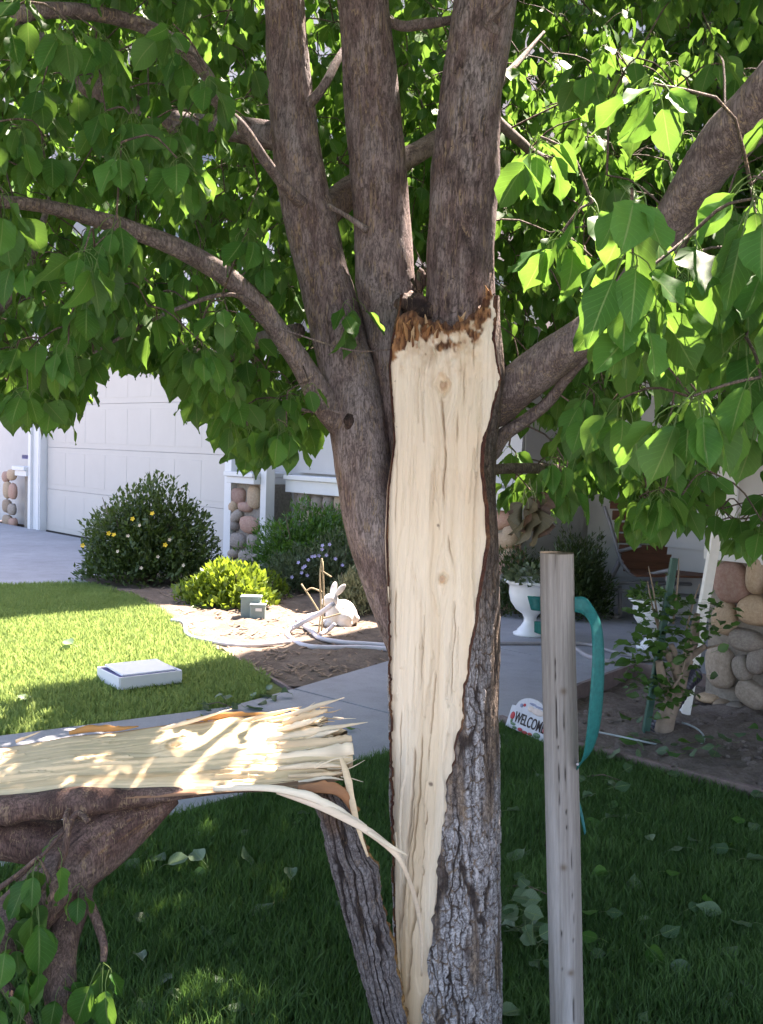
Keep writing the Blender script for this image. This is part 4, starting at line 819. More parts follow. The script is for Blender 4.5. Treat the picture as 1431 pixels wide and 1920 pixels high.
for i_ in range(26):
    f0 = rt_.random(); u0 = 744+f0*182; v0 = np.interp(f0, [0, .1, .22, .4, .6, .8, .93, 1], [640, 640, 632, 630, 628, 606, 575, 556])+rt_.uniform(-22, 14); l_ = rt_.uniform(14, 34); a_ = rt_.uniform(-2.1, -1.0)
    splinter([(u0, v0+8, 2.295, rt_.uniform(2, 4.5)), (u0+math.cos(a_)*l_*.5, v0+math.sin(a_)*l_*.5, 2.275, rt_.uniform(1.5, 4)), (u0+math.cos(a_)*l_+rt_.uniform(-4, 4), v0+math.sin(a_)*l_, 2.262, .5)], tree, .003, seed=300+i_, name='torn_fibre', c0=rt_.choice([(0.30, 0.145, 0.06), (0.18, 0.08, 0.035), (0.42, 0.23, 0.10), (0.10, 0.05, 0.028), (0.55, 0.38, 0.22)]))
OR = (0.44, 0.22, 0.07)
splinter([(130, 1374, 2.42, 4), (170, 1366, 2.42, 7), (220, 1366, 2.42, 5), (260, 1362, 2.42, 1)], th=.003, c0=OR, name='inner_bark_strip', seed=31)
splinter([(350, 1352, 2.42, 3), (420, 1342, 2.43, 7), (480, 1344, 2.43, 8), (560, 1338, 2.42, 1)], th=.003, c0=OR, name='inner_bark_strip', seed=32)
# long bent strands bridging to the standing trunk
splinter([(400, 1479, 2.15, 5), (500, 1478, 2.13, 6), (570, 1490, 2.11, 8), (620, 1511, 2.1, 7), (665, 1536, 2.1, 4), (688, 1548, 2.1, 1)], th=.004, dark=1, seed=41, name='bent_strand', c0=(0.80, 0.70, 0.53))
splinter([(520, 1484, 2.13, 5), (600, 1512, 2.1, 7), (680, 1552, 2.08, 7), (730, 1588, 2.08, 7), (755, 1620, 2.09, 5), (774, 1670, 2.12, 4), (786, 1720, 2.15, 4), (791, 1770, 2.18, 3), (791, 1830, 2.2, 2)], th=.003, dark=1, seed=42, name='bent_strand', c0=(0.74, 0.60, 0.44))
splinter([(690, 1560, 2.07, 3), (730, 1585, 2.06, 4), (764, 1604, 2.06, .8)], th=.003, seed=43, name='bent_strand')
splinter([(640, 1420, 2.2, 4), (652, 1460, 2.17, 7), (664, 1520, 2.15, 6), (676, 1565, 2.14, 4), (690, 1606, 2.14, 2)], th=.003, seed=44, name='bent_strand', c0=(0.72, 0.56, 0.36))
splinter([(560, 1480, 2.16, 8), (610, 1476, 2.15, 12), (640, 1486, 2.15, 10), (662, 1520, 2.16, 5), (676, 1560, 2.16, 2)], th=.004, seed=45, name='inner_bark_strip', c0=(0.36, 0.17, 0.08))
# ================================================================== LEAVES
def leaf_geo(rows, cols, seed, length=1.0, pet=0.6, petseg=3, curl=0.0):
    """unit leaf: stalk from the origin, blade along +Y, normal +Z. returns V, F(list), uv, ispetiole"""
    r = random.Random(seed)
    tt = np.array([0, .06, .17, .33, .52, .70, .83, .92, 1.0]) if rows == 9 else (np.array([0, .12, .36, .66, .86, 1.0]) if rows == 6 else np.array([0, .25, .65, 1.0]))
    wt = np.interp(tt, [0, .05, .12, .25, .40, .55, .70, .82, .90, .95, 1], [0.02, .15, .265, .375, .41, .385, .30, .175, .08, .032, 0.004])
    xs = np.array([-1, -.5, 0, .5, 1.0]) if cols == 5 else np.array([-1, 0, 1.0])
    fold = r.uniform(0.05, 0.42); bend = r.uniform(-0.16, 0.40); wav = r.uniform(0.025, 0.085); ph = r.uniform(0, 6); tw = r.uniform(-.35, .35); wid = r.uniform(.74, 1.06)
    fold += curl*r.uniform(.6, 1.3); bend += curl*r.uniform(-.3, .6); wav += curl*.08; tw += curl*r.uniform(-1, 1)
    ang = r.uniform(0.5, 1.15); pl = pet*r.uniform(.75, 1.15)
    # stalk: an arc that leaves upwards-outwards and droops into the blade
    k = np.linspace(0, 1, petseg+1); pth = np.stack([0*k, pl*k*math.cos(ang*.6), pl*(np.sin(k*2.2)*0.34*math.sin(ang))], -1)
    E = pth[-1]
    T, X = np.meshgrid(tt, xs, indexing='ij'); w = (wt*wid)[:, None]*X
    z = fold*np.abs(w) - bend*T**2 + wav*np.sin(T*11+ph+X*1.2)*np.abs(X)**2; x = w*math.cos(fold)
    c, s = np.cos(tw*T), np.sin(tw*T); x, z = x*c-z*s, x*s+z*c
    V = np.stack([x+E[0], T+E[1]-0.02*(T < .01)*0, z+E[2]], -1).reshape(-1, 3)
    uv = np.stack([(X*0.5+0.5), T], -1).reshape(-1, 2)
    F4 = gridf(len(tt), len(xs))
    rad = 0.014; tri = [(math.cos(a)*rad, math.sin(a)*rad) for a in (0.5, 2.6, 4.7)]
    PV = np.stack([pth+np.array([a, 0, b]) for a, b in tri], 1).reshape(-1, 3)
    if rows == 4: return V, [F4], uv, np.zeros(len(V), bool)
    nb = len(V); V = np.vstack([V, PV]); F = [F4, gridf(petseg+1, 3, True, nb)]
    uv = np.vstack([uv, np.tile((0.5, 0.5), (len(PV), 1))]); isp = np.r_[np.zeros(nb, bool), np.ones(len(PV), bool)]
    return V, F, uv, isp
def leaf_mesh(name, seed, tint, m, curl=0.0):
    V, F, uv, isp = leaf_geo(9, 5, seed, curl=curl); col = np.full((len(V), 3), tint)
    return npmesh(name, V, F, col, uv)
RICH = []
for i in range(14):
    me = leaf_mesh('leaf', 400+i, (i*0.37) % 1.0, None); me.materials.append(M['leaf']); RICH.append(me)
LOW = [leaf_geo(6, 3, 700+i, petseg=2) for i in range(10)]
FARG = [leaf_geo(4, 3, 800+i, petseg=2) for i in range(6)]
MID = [leaf_geo(9, 5, 900+i, petseg=3) for i in range(10)]
class Leaves:
    def __init__(s): s.M = []; s.sz = []; s.col = []
    def add(s, pos, y, z, size, tint):
        y = y/np.linalg.norm(y); z = z-y*z.dot(y); z /= max(1e-6, np.linalg.norm(z)); x = np.cross(y, z)
        s.M.append((np.stack([x, y, z], 1)*size, np.asarray(pos, float), tint)); s.sz.append(size)
def rosette(L, pos, n, size, r, out=None, droop=1.0, tint0=0.45):
    a0 = r.uniform(0, 6.28)
    for i in range(n):
        a = a0+i*2.4+r.uniform(-.4, .4); o = np.array([math.cos(a), math.sin(a), 0.0])
        if out is not None: o = o+np.asarray(out)*0.5
        y = o*r.uniform(.15, .85)+np.array([0, 0, -1.0])*r.uniform(.55, 1.3)*droop
        z = o*r.uniform(.3, 1.0)+np.array([0, 0, .45])+r.normal(0, .38, 3)
        L.add(pos+r.normal(0, .006, 3), y, z, size*r.uniform(.72, 1.2), float(np.clip(tint0+r.normal(0, .28), 0, 1)))
def leaf_stuff(name, L, geos, parent, m, seed=0):
    r = np.random.default_rng(seed); n = len(L); kind = r.integers(0, len(geos), n); Vs, Fs4, U, Cc, off = [], [], [], [], 0
    for g, (V, F, uv, isp) in enumerate(geos):
        idx = np.nonzero(kind == g)[0]
        if not len(idx): continue
        A = np.array([L[i][0] for i in idx]); T = np.array([L[i][1] for i in idx]); tint = np.array([L[i][2] for i in idx])
        W = np.einsum('nij,vj->nvi', A, V)+T[:, None, :]
        c = np.repeat(tint[:, None, None], len(V), 1)+np.zeros((1, 1, 3)); Vs.append(W.reshape(-1, 3)); Cc.append(c.reshape(-1, 3)); U.append(np.tile(uv, (len(idx), 1)))
        o = off+np.arange(len(idx))[:, None, None]*len(V)
        for f_ in F: Fs4.append((f_[None]+o).reshape(-1, 4))
        off += len(idx)*len(V)
    me = npmesh(name, np.vstack(Vs), Fs4, np.vstack(Cc), np.vstack(U)); return obj(name, me, m, parent, kind='stuff')
def leaf_objs(L, parent, meshes, name='leaf'):
    for A, p, tint in L:
        o = bpy.data.objects.new(name, meshes[int(tint*997) % len(meshes)]); C.objects.link(o); o.parent = parent
        o.matrix_parent_inverse = Matrix.Translation(-parent.location)
        o.matrix_basis = Matrix(((A[0, 0], A[0, 1], A[0, 2], p[0]), (A[1, 0], A[1, 1], A[1, 2], p[1]), (A[2, 0], A[2, 1], A[2, 2], p[2]), (0, 0, 0, 1)))
# --- where the crown shows in the photograph (lower rim of the hanging foliage)
rim_t = [(-400, 800), (0, 800), (30, 805), (70, 850), (110, 845), (140, 800), (165, 725), (190, 690), (220, 712), (290, 740), (340, 770), (400, 835), (440, 880), (470, 905), (520, 880), (560, 880), (600, 850), (640, 800), (700, 760), (930, 800), (945, 900), (985, 1030), (1020, 1010), (1060, 990), (1090, 935), (1130, 950), (1180, 960), (1200, 1040), (1270, 1045), (1300, 990), (1330, 1010), (1370, 1070), (1431, 1075), (1800, 1075)]
BRa = np.array([tuple(p) for p in BR]); bu, bv_, bd = proj(BRa)
STEMS = [[(495, 0, 2.4), (505, 200, 2.4), (540, 450, 2.4), (610, 750, 2.35), (690, 980, 2.33)], [(570, 0, 0), (585, 200, 0), (635, 450, 0), (712, 700, 0), (722, 900, 0)]]
def free_of_trunk(u, v, d):
    """keep near leaves from covering the trunk and limbs that the photo shows bare"""
    lo = np.interp(v, [-100, 0, 200, 450, 700, 900], [490, 492, 500, 545, 600, 640]); hi = np.interp(v, [-100, 0, 300, 560, 900], [965, 960, 935, 935, 935])
    if d < 2.62 and lo-12 < u < hi+(8 if v < 560 else 42): return False
    if d < 2.25 and 930 < u < 1135 and abs(v-(750-(u-930)*0.66)) < 95: return False
    if d < 2.0 and 1262 < u < 1431 and abs(v-(425-(u-1225)*1.1)) < 105 and v > 120: return False
    if d < 2.3 and u < 600 and abs(v-np.interp(u, [0, 90, 250, 420, 520, 600], [378, 388, 432, 515, 618, 745])) < 36: return False
    if d < 2.1 and 60 < u < 540 and abs(v-np.interp(u, [0, 80, 170, 265, 345, 400, 455, 545], [38, 20, 24, 47, 92, 185, 240, 362])) < 22: return False
    return True
r = np.random.default_rng(5); near = Leaves(); TW = []
GAPS = [(P(u, v, d), q_) for u, v, d, q_ in [(330, 1395, 2.3, -.02), (-30, 1425, 2.34, -.04), (150, 1470, 2.18, -.07), (-200, 1440, 2.3, -.05), (715, 800, 2.33, .05), (700, 700, 2.34, .03), (934, 300, 2.33, .03), (932, 400, 2.33, .03),
        (1130, 250, 3.3, .30), (1230, 170, 3.6, .28), (1060, 330, 3.0, .16), (1100, 370, 1.25, .09), (1010, 620, 1.5, .05), (1380, 900, 1.6, .04)]]
SV = np.array(tuple(S))
def gap(p):
    """openings in the crown through which the sun comes down"""
    p = np.asarray(p, float)
    for T, q_ in GAPS:
        w = p-np.array(T); t = w.dot(SV)
        if t > 0.12+q_ and np.linalg.norm(w-SV*t) < q_+0.115: return True
    return False
def spur(pos, n, size, out=None, droop=1.0, tint0=0.45, tw=True):
    rosette(near, np.asarray(pos, float), n, size, r, out, droop, tint0)
    if tw: TW.append(np.asarray(pos, float))
# layer by layer, from close in front to the far side of the crown
def layer(n, d0, d1, umin=-200, umax=1630, vmin=-160, vmaxf=1.0, size=0.057, nl=(5, 8), tint0=0.45, keep=None, cap=9999):
    for _ in range(n):
        u = r.uniform(umin, umax); d = r.uniform(d0, d1); rim = min(cap, np.interp(u, [a for a, b in rim_t], [b for a, b in rim_t]))
        hang = 0.088*FPX/d
        v = vmin+(rim-hang-vmin)*r.uniform(0, 1)**0.9
        if not free_of_trunk(u, v+hang*0.6, d): continue
        if keep is not None and not keep(u, v, d): continue
        if fbm(u/170.0, v/150.0, d*1.3, 3, 41) < (0.37 if d < 3.3 else (0.30 if d < 4 else 0.12)): continue
        if gap(P(u, v, d)): continue
        spur(P(u, v, d), int(r.integers(*nl)), size, tint0=tint0)
layer(44, 1.02, 1.5, 1010, 1560, 250, keep=lambda u, v, d: v > 240, size=.063, cap=905)
layer(22, 1.15, 1.6, 1180, 1600, -140, size=.064, cap=880)
layer(60, 1.5, 2.1, 960, 1600, size=.064, cap=930)
layer(40, 1.55, 2.1, -180, 400, size=.06)
layer(150, 1.8, 2.5, -220, 620)
layer(120, 2.1, 2.9, 930, 1650)
layer(500, 2.5, 3.3, -250, 1650)
layer(1150, 3.2, 4.2, -300, 1700, size=0.066, cap=820)
layer(1500, 4.0, 5.3, -350, 1750, size=0.072, cap=790)
layer(1500, 5.2, 6.4, -350, 1750, size=0.092, cap=660)
layer(700, 4.6, 6.6, 640, 1500, size=0.09, cap=560)
layer(46, 2.42, 2.8, 950, 1220, -60, cap=330)
# sunlit pocket of small sprays high on the right
for T, q_ in [GAPS[i] for i in (8, 9, 10)]:
    for _ in range(46):
        e = r.normal(0, 1, 3); p = np.array(T)+e/np.linalg.norm(e)*q_*r.uniform(.1, 1.0)**.5
        u, v, dd = proj(p)
        if free_of_trunk(u, v+50, dd): spur(p, int(r.integers(4, 7)), .06, tint0=.6)
# the skirt: leaves hanging along the rim
for _ in range(260):
    u = r.uniform(-60, 1500); d = r.uniform(2.0, 3.3); 
    if 640 < u < 950: continue
    rim = np.interp(u, [a for a, b in rim_t], [b for a, b in rim_t]); v = rim-0.105*FPX/d-r.uniform(0, 70)
    if free_of_trunk(u, v+60, d): spur(P(u, v, d), int(r.integers(4, 7)), 0.064)
# a few leaves in front of the stems, as in the photograph
for u, v, d, n in [(470, 110, 2.1, 3), (655, 560, 2.28, 4), (640, 590, 2.27, 3)]: spur(P(u, v, d), n, 0.058, tw=False)
# the crown above and around, out of the frame: shades the yard
far = Leaves(); cc = np.array([0.35, 3.1, 3.9]); cr3 = np.array([3.7, 3.7, 3.1])
cnt = 0
while cnt < 7800:
    q_ = r.normal(0, 1, 3); q_ = q_/np.linalg.norm(q_)*r.uniform(0.12, 1)**0.5; p = cc+q_*cr3
    if p[2] < 1.5 or fbm(p[0]*0.9, p[1]*0.9, p[2]*0.9, 2, 61) < 0.28 or gap(p): cnt += 0.2; continue
    u, v, dd = proj(p)
    if dd > 0.2 and -120 < u < W0+120 and -140 < v < H0+200: continue
    if 0.2 < dd < 2.2 and -350 < u < W0+350 and -460 < v < H0: continue
    if np.hypot(p[0], p[1]) < 0.9 and p[2] < 2.4: continue
    rosette(far, p, int(r.integers(6, 9)), 0.10, r); cnt += 1
# --- choose the 300 largest in view as single leaves
cen = np.array([p+A[:, 1]*0.9 for A, p, t in near.M]); u, v, d = proj(cen)
inview = (u > -30) & (u < W0+30) & (v > -30) & (v < H0+30); px_ = np.array(near.sz)/d*inview
order = np.argsort(-px_); single = set(order[:300].tolist())
leaf_objs([near.M[i] for i in order[:300]], tree, RICH)
rest = [near.M[i] for i in range(len(near.M)) if i not in single]; rd = np.array([d[i] for i in range(len(near.M)) if i not in single])
leaf_stuff('foliage', [l for l, q_ in zip(rest, rd) if q_ < 3.0]+[], MID, tree, M['leaf'], 1)
leaf_stuff('foliage', [l for l, q_ in zip(rest, rd) if q_ >= 3.0], LOW, tree, M['leaf'], 2)
leaf_stuff('foliage', far.M, FARG, tree, M['leaf'], 3)
print('leaves near', len(near.M), 'far', len(far.M))
# --- twigs carrying the clusters
def twigs(name, pts, parent, anchors):
    """grow the twigs outwards: each cluster hangs on the nearest branch or on a twig that is already there"""
    P_ = np.array(pts); n = len(P_); best = np.full(n, 9e9); anc = np.zeros((n, 3)); plen = np.zeros(n); base = np.zeros(n)
    for a in anchors:
        dd = np.linalg.norm(P_-a, axis=1); m = dd < best; best = np.where(m, dd, best); anc[m] = a
    cost = best.copy(); todo = np.ones(n, bool); ln = best.copy(); edges = []
    for _ in range(n):
        i = int(np.argmin(np.where(todo, cost, 9e9))); todo[i] = False; edges.append((i, anc[i].copy(), ln[i])); plen[i] = base[i]+ln[i]
        dd = np.linalg.norm(P_-P_[i], axis=1); c2 = dd+0.25*plen[i]; m = todo & (c2 < cost); cost[m] = c2[m]; anc[m] = P_[i]; ln[m] = dd[m]; base[m] = plen[i]
    Vs, Fs, off = [], [], 0; k3 = np.arange(4)
    for i, a, L in edges:
        p = P_[i]
        if L > 0.62: a = p+np.array([r.uniform(-.1, .1), r.uniform(0, .2), r.uniform(.08, .2)]); L = 0.2
        mid = (a+p)/2+np.array([0, 0, 0.12*L])+r.normal(0, .06*L, 3); c = cat_path([a, mid, p], 6)
        rad = np.linspace(0.0018+0.003*min(L, .5), 0.0016, 6)
        T = np.gradient(c, axis=0); T /= np.linalg.norm(T, axis=1)[:, None]+1e-9; N = np.cross(T, [0.3, 1, 0.2]); N /= np.linalg.norm(N, axis=1)[:, None]+1e-9; B = np.cross(T, N)
        th = k3*math.pi/2; V = c[:, None]+rad[:, None, None]*(N[:, None]*np.cos(th)[None, :, None]+B[:, None]*np.sin(th)[None, :, None])
        Vs.append(V.reshape(-1, 3)); Fs.append(gridf(6, 4, True, off)); off += 24
    V = np.vstack(Vs); col = mixc((0.09, 0.065, 0.05), (0.17, 0.13, 0.10), fbm(V[:, 0]*60, V[:, 1]*60, V[:, 2]*60, 2, 9))
    return obj(name, npmesh(name, V, Fs, col), M['bark_up'], parent, kind='stuff')
twigs('twigs', TW, tree, BRa)
# --- leaves hanging from the fallen half, lower left
fl = Leaves()
for (u, v, d, n, s) in [(72, 1612, 2.0, 5, .075), (70, 1685, 1.98, 6, .082), (195, 1806, 2.0, 7, .078), (30, 1640, 2.02, 3, .06), (20, 1760, 1.95, 5, .07), (60, 1800, 1.95, 4, .07), (-10, 1850, 1.9, 5, .07), (100, 1580, 2.02, 2, .06), (150, 1660, 2.03, 3, .06), (40, 1880, 1.9, 4, .07), (120, 1840, 2.0, 3, .06), (-20, 1690, 1.95, 4, .07)]:
    rosette(fl, np.array(P(u, v, d)), n, s, r, droop=1.6, tint0=0.3)
leaf_objs(fl.M, fallen, RICH)
# withered brown leaves behind the pole
wl = Leaves(); WB = []
for i in range(4):
    me = leaf_mesh('withered_leaf', 520+i, 0.2+i*.2, None, .8); me.materials.append(M['leaf_brown']); WB.append(me)
for (u, v, d, n, s) in [(1005, 905, 2.05, 4, .075), (985, 915, 2.04, 3, .07), (780, 505, 2.30, 2, .026)]: rosette(wl, np.array(P(u, v, d)), n, s, r, droop=2.4)
leaf_objs(wl.M, tree, WB, 'withered_leaf')
# ================================================================== SHRUBS
def shrub(name, label, base, rad, hgt, lsize, n, m, seed, stems=7, up=0.5, shape=None, narrow=0.45, clump=5.0, thr=0.40, group=None, cat='shrub', tint0=.5, lift=0.15, flat=0.55, weight=.5):
    r2 = np.random.default_rng(seed); root = thing(name, base, label, cat, group)
    V0 = np.array([[-.0, 0, 0], [-narrow, .45, .06], [0, .5, 0], [narrow, .45, .06], [0, 1, -.08]]); F0 = np.array([[0, 1, 2], [0, 2, 3], [1, 4, 2], [2, 4, 3]])
    pts = []
    while len(pts) < n:
        q_ = r2.normal(0, 1, (n, 3)); q_ /= np.linalg.norm(q_, axis=1)[:, None]; q_[:, 2] = np.abs(q_[:, 2])*1.0-0.15
        bump = 0.55+0.85*fbm(q_[:, 0]*clump*.5+seed, q_[:, 1]*clump*.5, q_[:, 2]*clump*.5, 3, seed); rr_ = r2.uniform(0.15, 1, n)**flat*bump
        p = q_*rr_[:, None]*np.array([rad[0], rad[1], hgt*.92]); p[:, 2] += lift*hgt; k = (p[:, 2] > 0.01) & (fbm(p[:, 0]*clump/rad[0]*1.2, p[:, 1]*clump/rad[0]*1.2, p[:, 2]*clump/hgt*.8, 3, seed+3) > thr)
        pts += [(a, b) for a, b in zip(p[k], q_[k])]
    pts = pts[:n]; p = np.array([a for a, b in pts]); o = np.array([b for a, b in pts])
    y = o*r2.uniform(.3, 1, (n, 1))+np.array([0, 0, up])+r2.normal(0, .45, (n, 3)); y /= np.linalg.norm(y, axis=1)[:, None]
    z = np.array([0, 0, 1.])+o*.4+r2.normal(0, .5, (n, 3)); z -= y*(z*y).sum(1)[:, None]; z /= np.linalg.norm(z, axis=1)[:, None]; x = np.cross(y, z)
    A = np.stack([x, y, z], -1)*(lsize*r2.uniform(.6, 1.3, n))[:, None, None]
    V = np.einsum('nij,vj->nvi', A, V0)+p[:, None]+np.array(base); tint = np.clip(tint0+r2.normal(0, .25, n)+weight*(fbm(p[:, 0]*9/rad[0], p[:, 1]*9/rad[0], p[:, 2]*9/hgt, 2, seed)-.5), 0, 1)
    F = (F0[None]+np.arange(n)[:, None, None]*5).reshape(-1, 3)
    obj('foliage', npmesh('foliage', V.reshape(-1, 3), [F], np.repeat(np.stack([tint]*3, -1), 5, 0)), m, root, kind='stuff')
    for i in range(stems):
        a = r2.uniform(0, 6.28); e = np.array([math.cos(a)*rad[0]*r2.uniform(.2, .7), math.sin(a)*rad[1]*r2.uniform(.2, .7), hgt*r2.uniform(.5, .9)]); b0 = np.array(base)+np.array([e[0]*.15, e[1]*.15, -.01])
        obj('stem', MB().tube([tuple(b0), tuple(b0+e*.5+r2.normal(0, .02, 3)), tuple(np.array(base)+e)], [.012*hgt+.004, .008*hgt+.003, .003], 6).mesh('stem', True), M['twigwood'], root)
    return root, p, o
M['twigwood'] = simple('brown_twig_wood', (0.13, 0.095, 0.07), 0.85, 0.3, 30, 0.3)
M['sh_dark'] = leafmat('dark_shrub_leaf', (0.028, 0.055, 0.014), (0.075, 0.125, 0.028), (0.14, 0.22, 0.03), .5, False, .25)
M['sh_lime'] = leafmat('lime_shrub_leaf', (0.09, 0.16, 0.012), (0.22, 0.30, 0.03), (0.30, 0.40, 0.03), .45, False, .35)
M['sh_green'] = leafmat('fresh_green_shrub_leaf', (0.03, 0.11, 0.012), (0.085, 0.21, 0.025), (0.16, 0.30, 0.03), .5, False, .3)
M['sh_sage'] = leafmat('sage_shrub_leaf', (0.065, 0.10, 0.05), (0.17, 0.21, 0.11), (0.2, 0.26, 0.1), .65, False, .25)
M['sh_pale'] = leafmat('pale_shrub_leaf', (0.14, 0.15, 0.07), (0.32, 0.31, 0.18), (0.3, 0.3, 0.15), .7, False, .25)
M['sh_hib'] = leafmat('broad_green_leaf', (0.03, 0.09, 0.018), (0.08, 0.18, 0.035), (0.18, 0.32, 0.04), .45, False, .35)
yb, yp, yo = shrub('flowering_bush', 'large dark green bush dotted with yellow flowers before the garage', G(278, 1093), (.70, .55), .98, .055, 15000, M['sh_dark'], 3, 12, narrow=.24, thr=.30, clump=7)
M['petal_y'] = simple('yellow_petal', (0.75, 0.50, 0.03), .6, .15); M['petal_v'] = simple('lilac_petal', (0.42, 0.38, 0.62), .6, .15); M['petal_w'] = simple('cream_petal', (0.62, 0.52, 0.40), .6, .2)
def flower_mesh(m, s, n=5):
    bm = bmesh.new()
    for k in range(n):
        a = 2*math.pi*k/n; d_ = Vector((math.cos(a), math.sin(a), 0)); e = Vector((-d_.y, d_.x, 0))
        vs = [bm.verts.new(p) for p in (Vector((0, 0, 0)), d_*s*.6+e*s*.35+Vector((0, 0, s*.15)), d_*s+Vector((0, 0, s*.3)), d_*s*.6-e*s*.35+Vector((0, 0, s*.15)))]
        bm.faces.new(vs)
    me = bpy.data.meshes.new('flower'); bm.to_mesh(me); bm.free(); me.materials.append(m); return me
def flowers(root, pix, me, depth, jit=0.06):
    for u, v in pix:
        o = bpy.data.objects.new('flower', me); C.objects.link(o); o.parent = root; o.matrix_parent_inverse = Matrix.Translation(-root.location)
        p = P(u, v, depth+random.uniform(-jit, jit)); o.matrix_basis = Matrix.Translation(p) @ Vector((random.uniform(-.4, .4), -1, random.uniform(.2, .8))).to_track_quat('Z', 'Y').to_matrix().to_4x4()
FY, FC = flower_mesh(M['petal_y'], .024), flower_mesh(M['petal_w'], .018)
yd = G(278, 1093).y-.55
flowers(yb, [(249, 973), (286, 963), (214, 1003), (204, 1000), (155, 1023), (310, 1022)], FY, yd)
flowers(yb, [(240, 1005), (262, 985), (221, 1034), (296, 1044), (318, 1012), (344, 1060), (265, 1065)], FC, yd)
gb = G(418, 1143)
shrub('lime_shrub', 'low bright yellow-green rounded shrub catching the sun beside the lawn', gb+Vector((0, .25, 0)), (.43, .36), .36, .062, 3800, M['sh_lime'], 5, 8, narrow=.30, thr=.32, clump=6, up=.8)
shrub('lime_shrub', 'small yellow-green side shoot right of the low lime shrub', G(505, 1128)+Vector((0, .2, 0)), (.17, .15), .24, .05, 420, M['sh_lime'], 15, 4, narrow=.28, thr=.40, clump=6, up=.8, tint0=.25)
shrub('green_shrub', 'feathery fresh green shrub against the river stone wall', G(590, 1099), (.70, .42), .78, .06, 15000, M['sh_green'], 6, 9, narrow=.14, thr=.33, clump=7, up=.3)
lv, lp, lo = shrub('lavender_shrub', 'greyish shrub with pale lilac flowers below the feathery green shrub', G(640, 1112)+Vector((0, .15, 0)), (.52, .42), .60, .04, 11000, M['sh_sage'], 7, 9, narrow=.15, thr=.32, clump=8, up=.7)
FV_ = flower_mesh(M['petal_v'], .019); lvd = G(640, 1112).y-.32
flowers(lv, [(605, 1023), (618, 1021), (604, 1030), (598, 1042), (585, 1044), (590, 1043), (612, 1041), (578, 1050), (629, 1048), (568, 1065), (560, 1055), (642, 1060), (566, 1074), (576, 1079), (548, 1082), (706, 1053), (657, 1075), (690, 1075), (572, 1062), (686, 1062)], FV_, lvd)
shrub('lavender_shrub', 'low dark grey-green shrub between the lime shrub and the lilac flowers', G(545, 1118)+Vector((0, .3, 0)), (.30, .28), .42, .045, 4200, M['sh_sage'], 17, 5, narrow=.16, thr=.32, clump=7, up=.7, tint0=.2)
shrub('lavender_shrub', 'grey-green shrub low behind the left edge of the split trunk', G(715, 1142)+Vector((0, .3, 0)), (.34, .3), .50, .045, 5000, M['sh_sage'], 18, 6, narrow=.16, thr=.32, clump=7, up=.7, tint0=.25)
shrub('silvery_shrub', 'pale sunlit silvery shrub right behind the stone rabbit', G(665, 1160)+Vector((.03, .28, 0)), (.30, .24), .38, .05, 3800, M['sh_pale'], 8, 8, narrow=.14, thr=.32, clump=8, up=1.0)
# ================================================================== FLOWER BED THINGS
M['cast'] = simple('pale_cast_stone', (0.66, 0.63, 0.60), .8, .10, 12, .3, .004)
rb = G(632, 1176); rx = (Vector((1, 0, 0))); 
def rabbit(base):
    b = MB(); q_ = lambda x, y, z: base+Vector((x, y, z))
    b.ball(q_(.045, .03, .10), .105, .085, .105, sub=3); b.ball(q_(.085, .03, .085), .075, .085, .085, sub=3); b.ball(q_(-.025, 0, .10), .065, .07, .10, sub=3)
    b.ball(q_(-.055, -.01, .205), .058, .05, .052, sub=3); b.ball(q_(-.095, -.015, .195), .034, .034, .032, sub=3)
    for (sx, sy, tx, ty) in ((-.03, -.02, .055, -.03), (-.045, .03, -.005, .06)):
        a, e = q_(sx, sy, .235), q_(tx, ty, .335); ax = (e-a).normalized(); sd_ = ax.cross(Vector((0, 1, 0))).normalized(); b.ball((a+e)/2, .026, .016, .062, (sd_, sd_.cross(ax)*-1, ax), sub=2)
    b.ball(q_(-.06, -.045, .03), .05, .028, .028, sub=2); b.ball(q_(-.07, .04, .03), .05, .028, .028, sub=2); b.ball(q_(.05, -.06, .035), .06, .03, .035, sub=2); b.ball(q_(.05, -.05, .075), .06, .045, .06, sub=2); b.ball(q_(.15, .03, .06), .03, .03, .03, sub=2)
    o = solo('rabbit_statue', b.mesh('rabbit_statue', True), M['cast'], 'white stone rabbit statue sitting in the sunny flower bed', 'garden statue', base=base)
    md = o.modifiers.new('join', 'REMESH'); md.mode = 'VOXEL'; md.voxel_size = .008; md.use_smooth_shade = True; s2 = o.modifiers.new('soft', 'SMOOTH'); s2.iterations = 4; s2.factor = .5
    o.rotation_euler = (0, 0, .25)
rabbit(rb)
M['vbox'] = simple('grey_green_plastic', (0.20, 0.25, 0.24), .55, .1, 20, .1)
ub = G(474, 1160); vb = thing('irrigation_box', ub, 'pair of grey-green irrigation valve boxes under the lime shrub', 'utility box')
b = MB(); b.box(ub+Vector((-.02, .05, .075)), .075, .05, .085, None, .006); b.box(ub+Vector((-.02, .05, .165)), .082, .057, .008, None, .004); obj('box_body', b.mesh('box_body'), M['vbox'], vb)
b = MB(); b.box(ub+Vector((.045, -.045, .055)), .058, .04, .065, None, .012); b.box(ub+Vector((.045, -.045, .118)), .062, .044, .007, None, .004); obj('front_box', b.mesh('front_box'), M['vbox'], vb)
M['labelw'] = simple('pale_label', (0.6, 0.6, 0.58), .6, .05); b = MB(); b.box(ub+Vector((.055, -.0895, .085)), .025, .001, .012); obj('label_plate', b.mesh('label_plate'), M['labelw'], vb)
M['pipe'] = simple('greyish_white_pipe', (0.50, 0.48, 0.50), .45, .12, 14, .08, spec=.5); M['hose'] = simple('grey_garden_hose', (0.30, 0.28, 0.29), .5, .15, 14, .08, spec=.4)
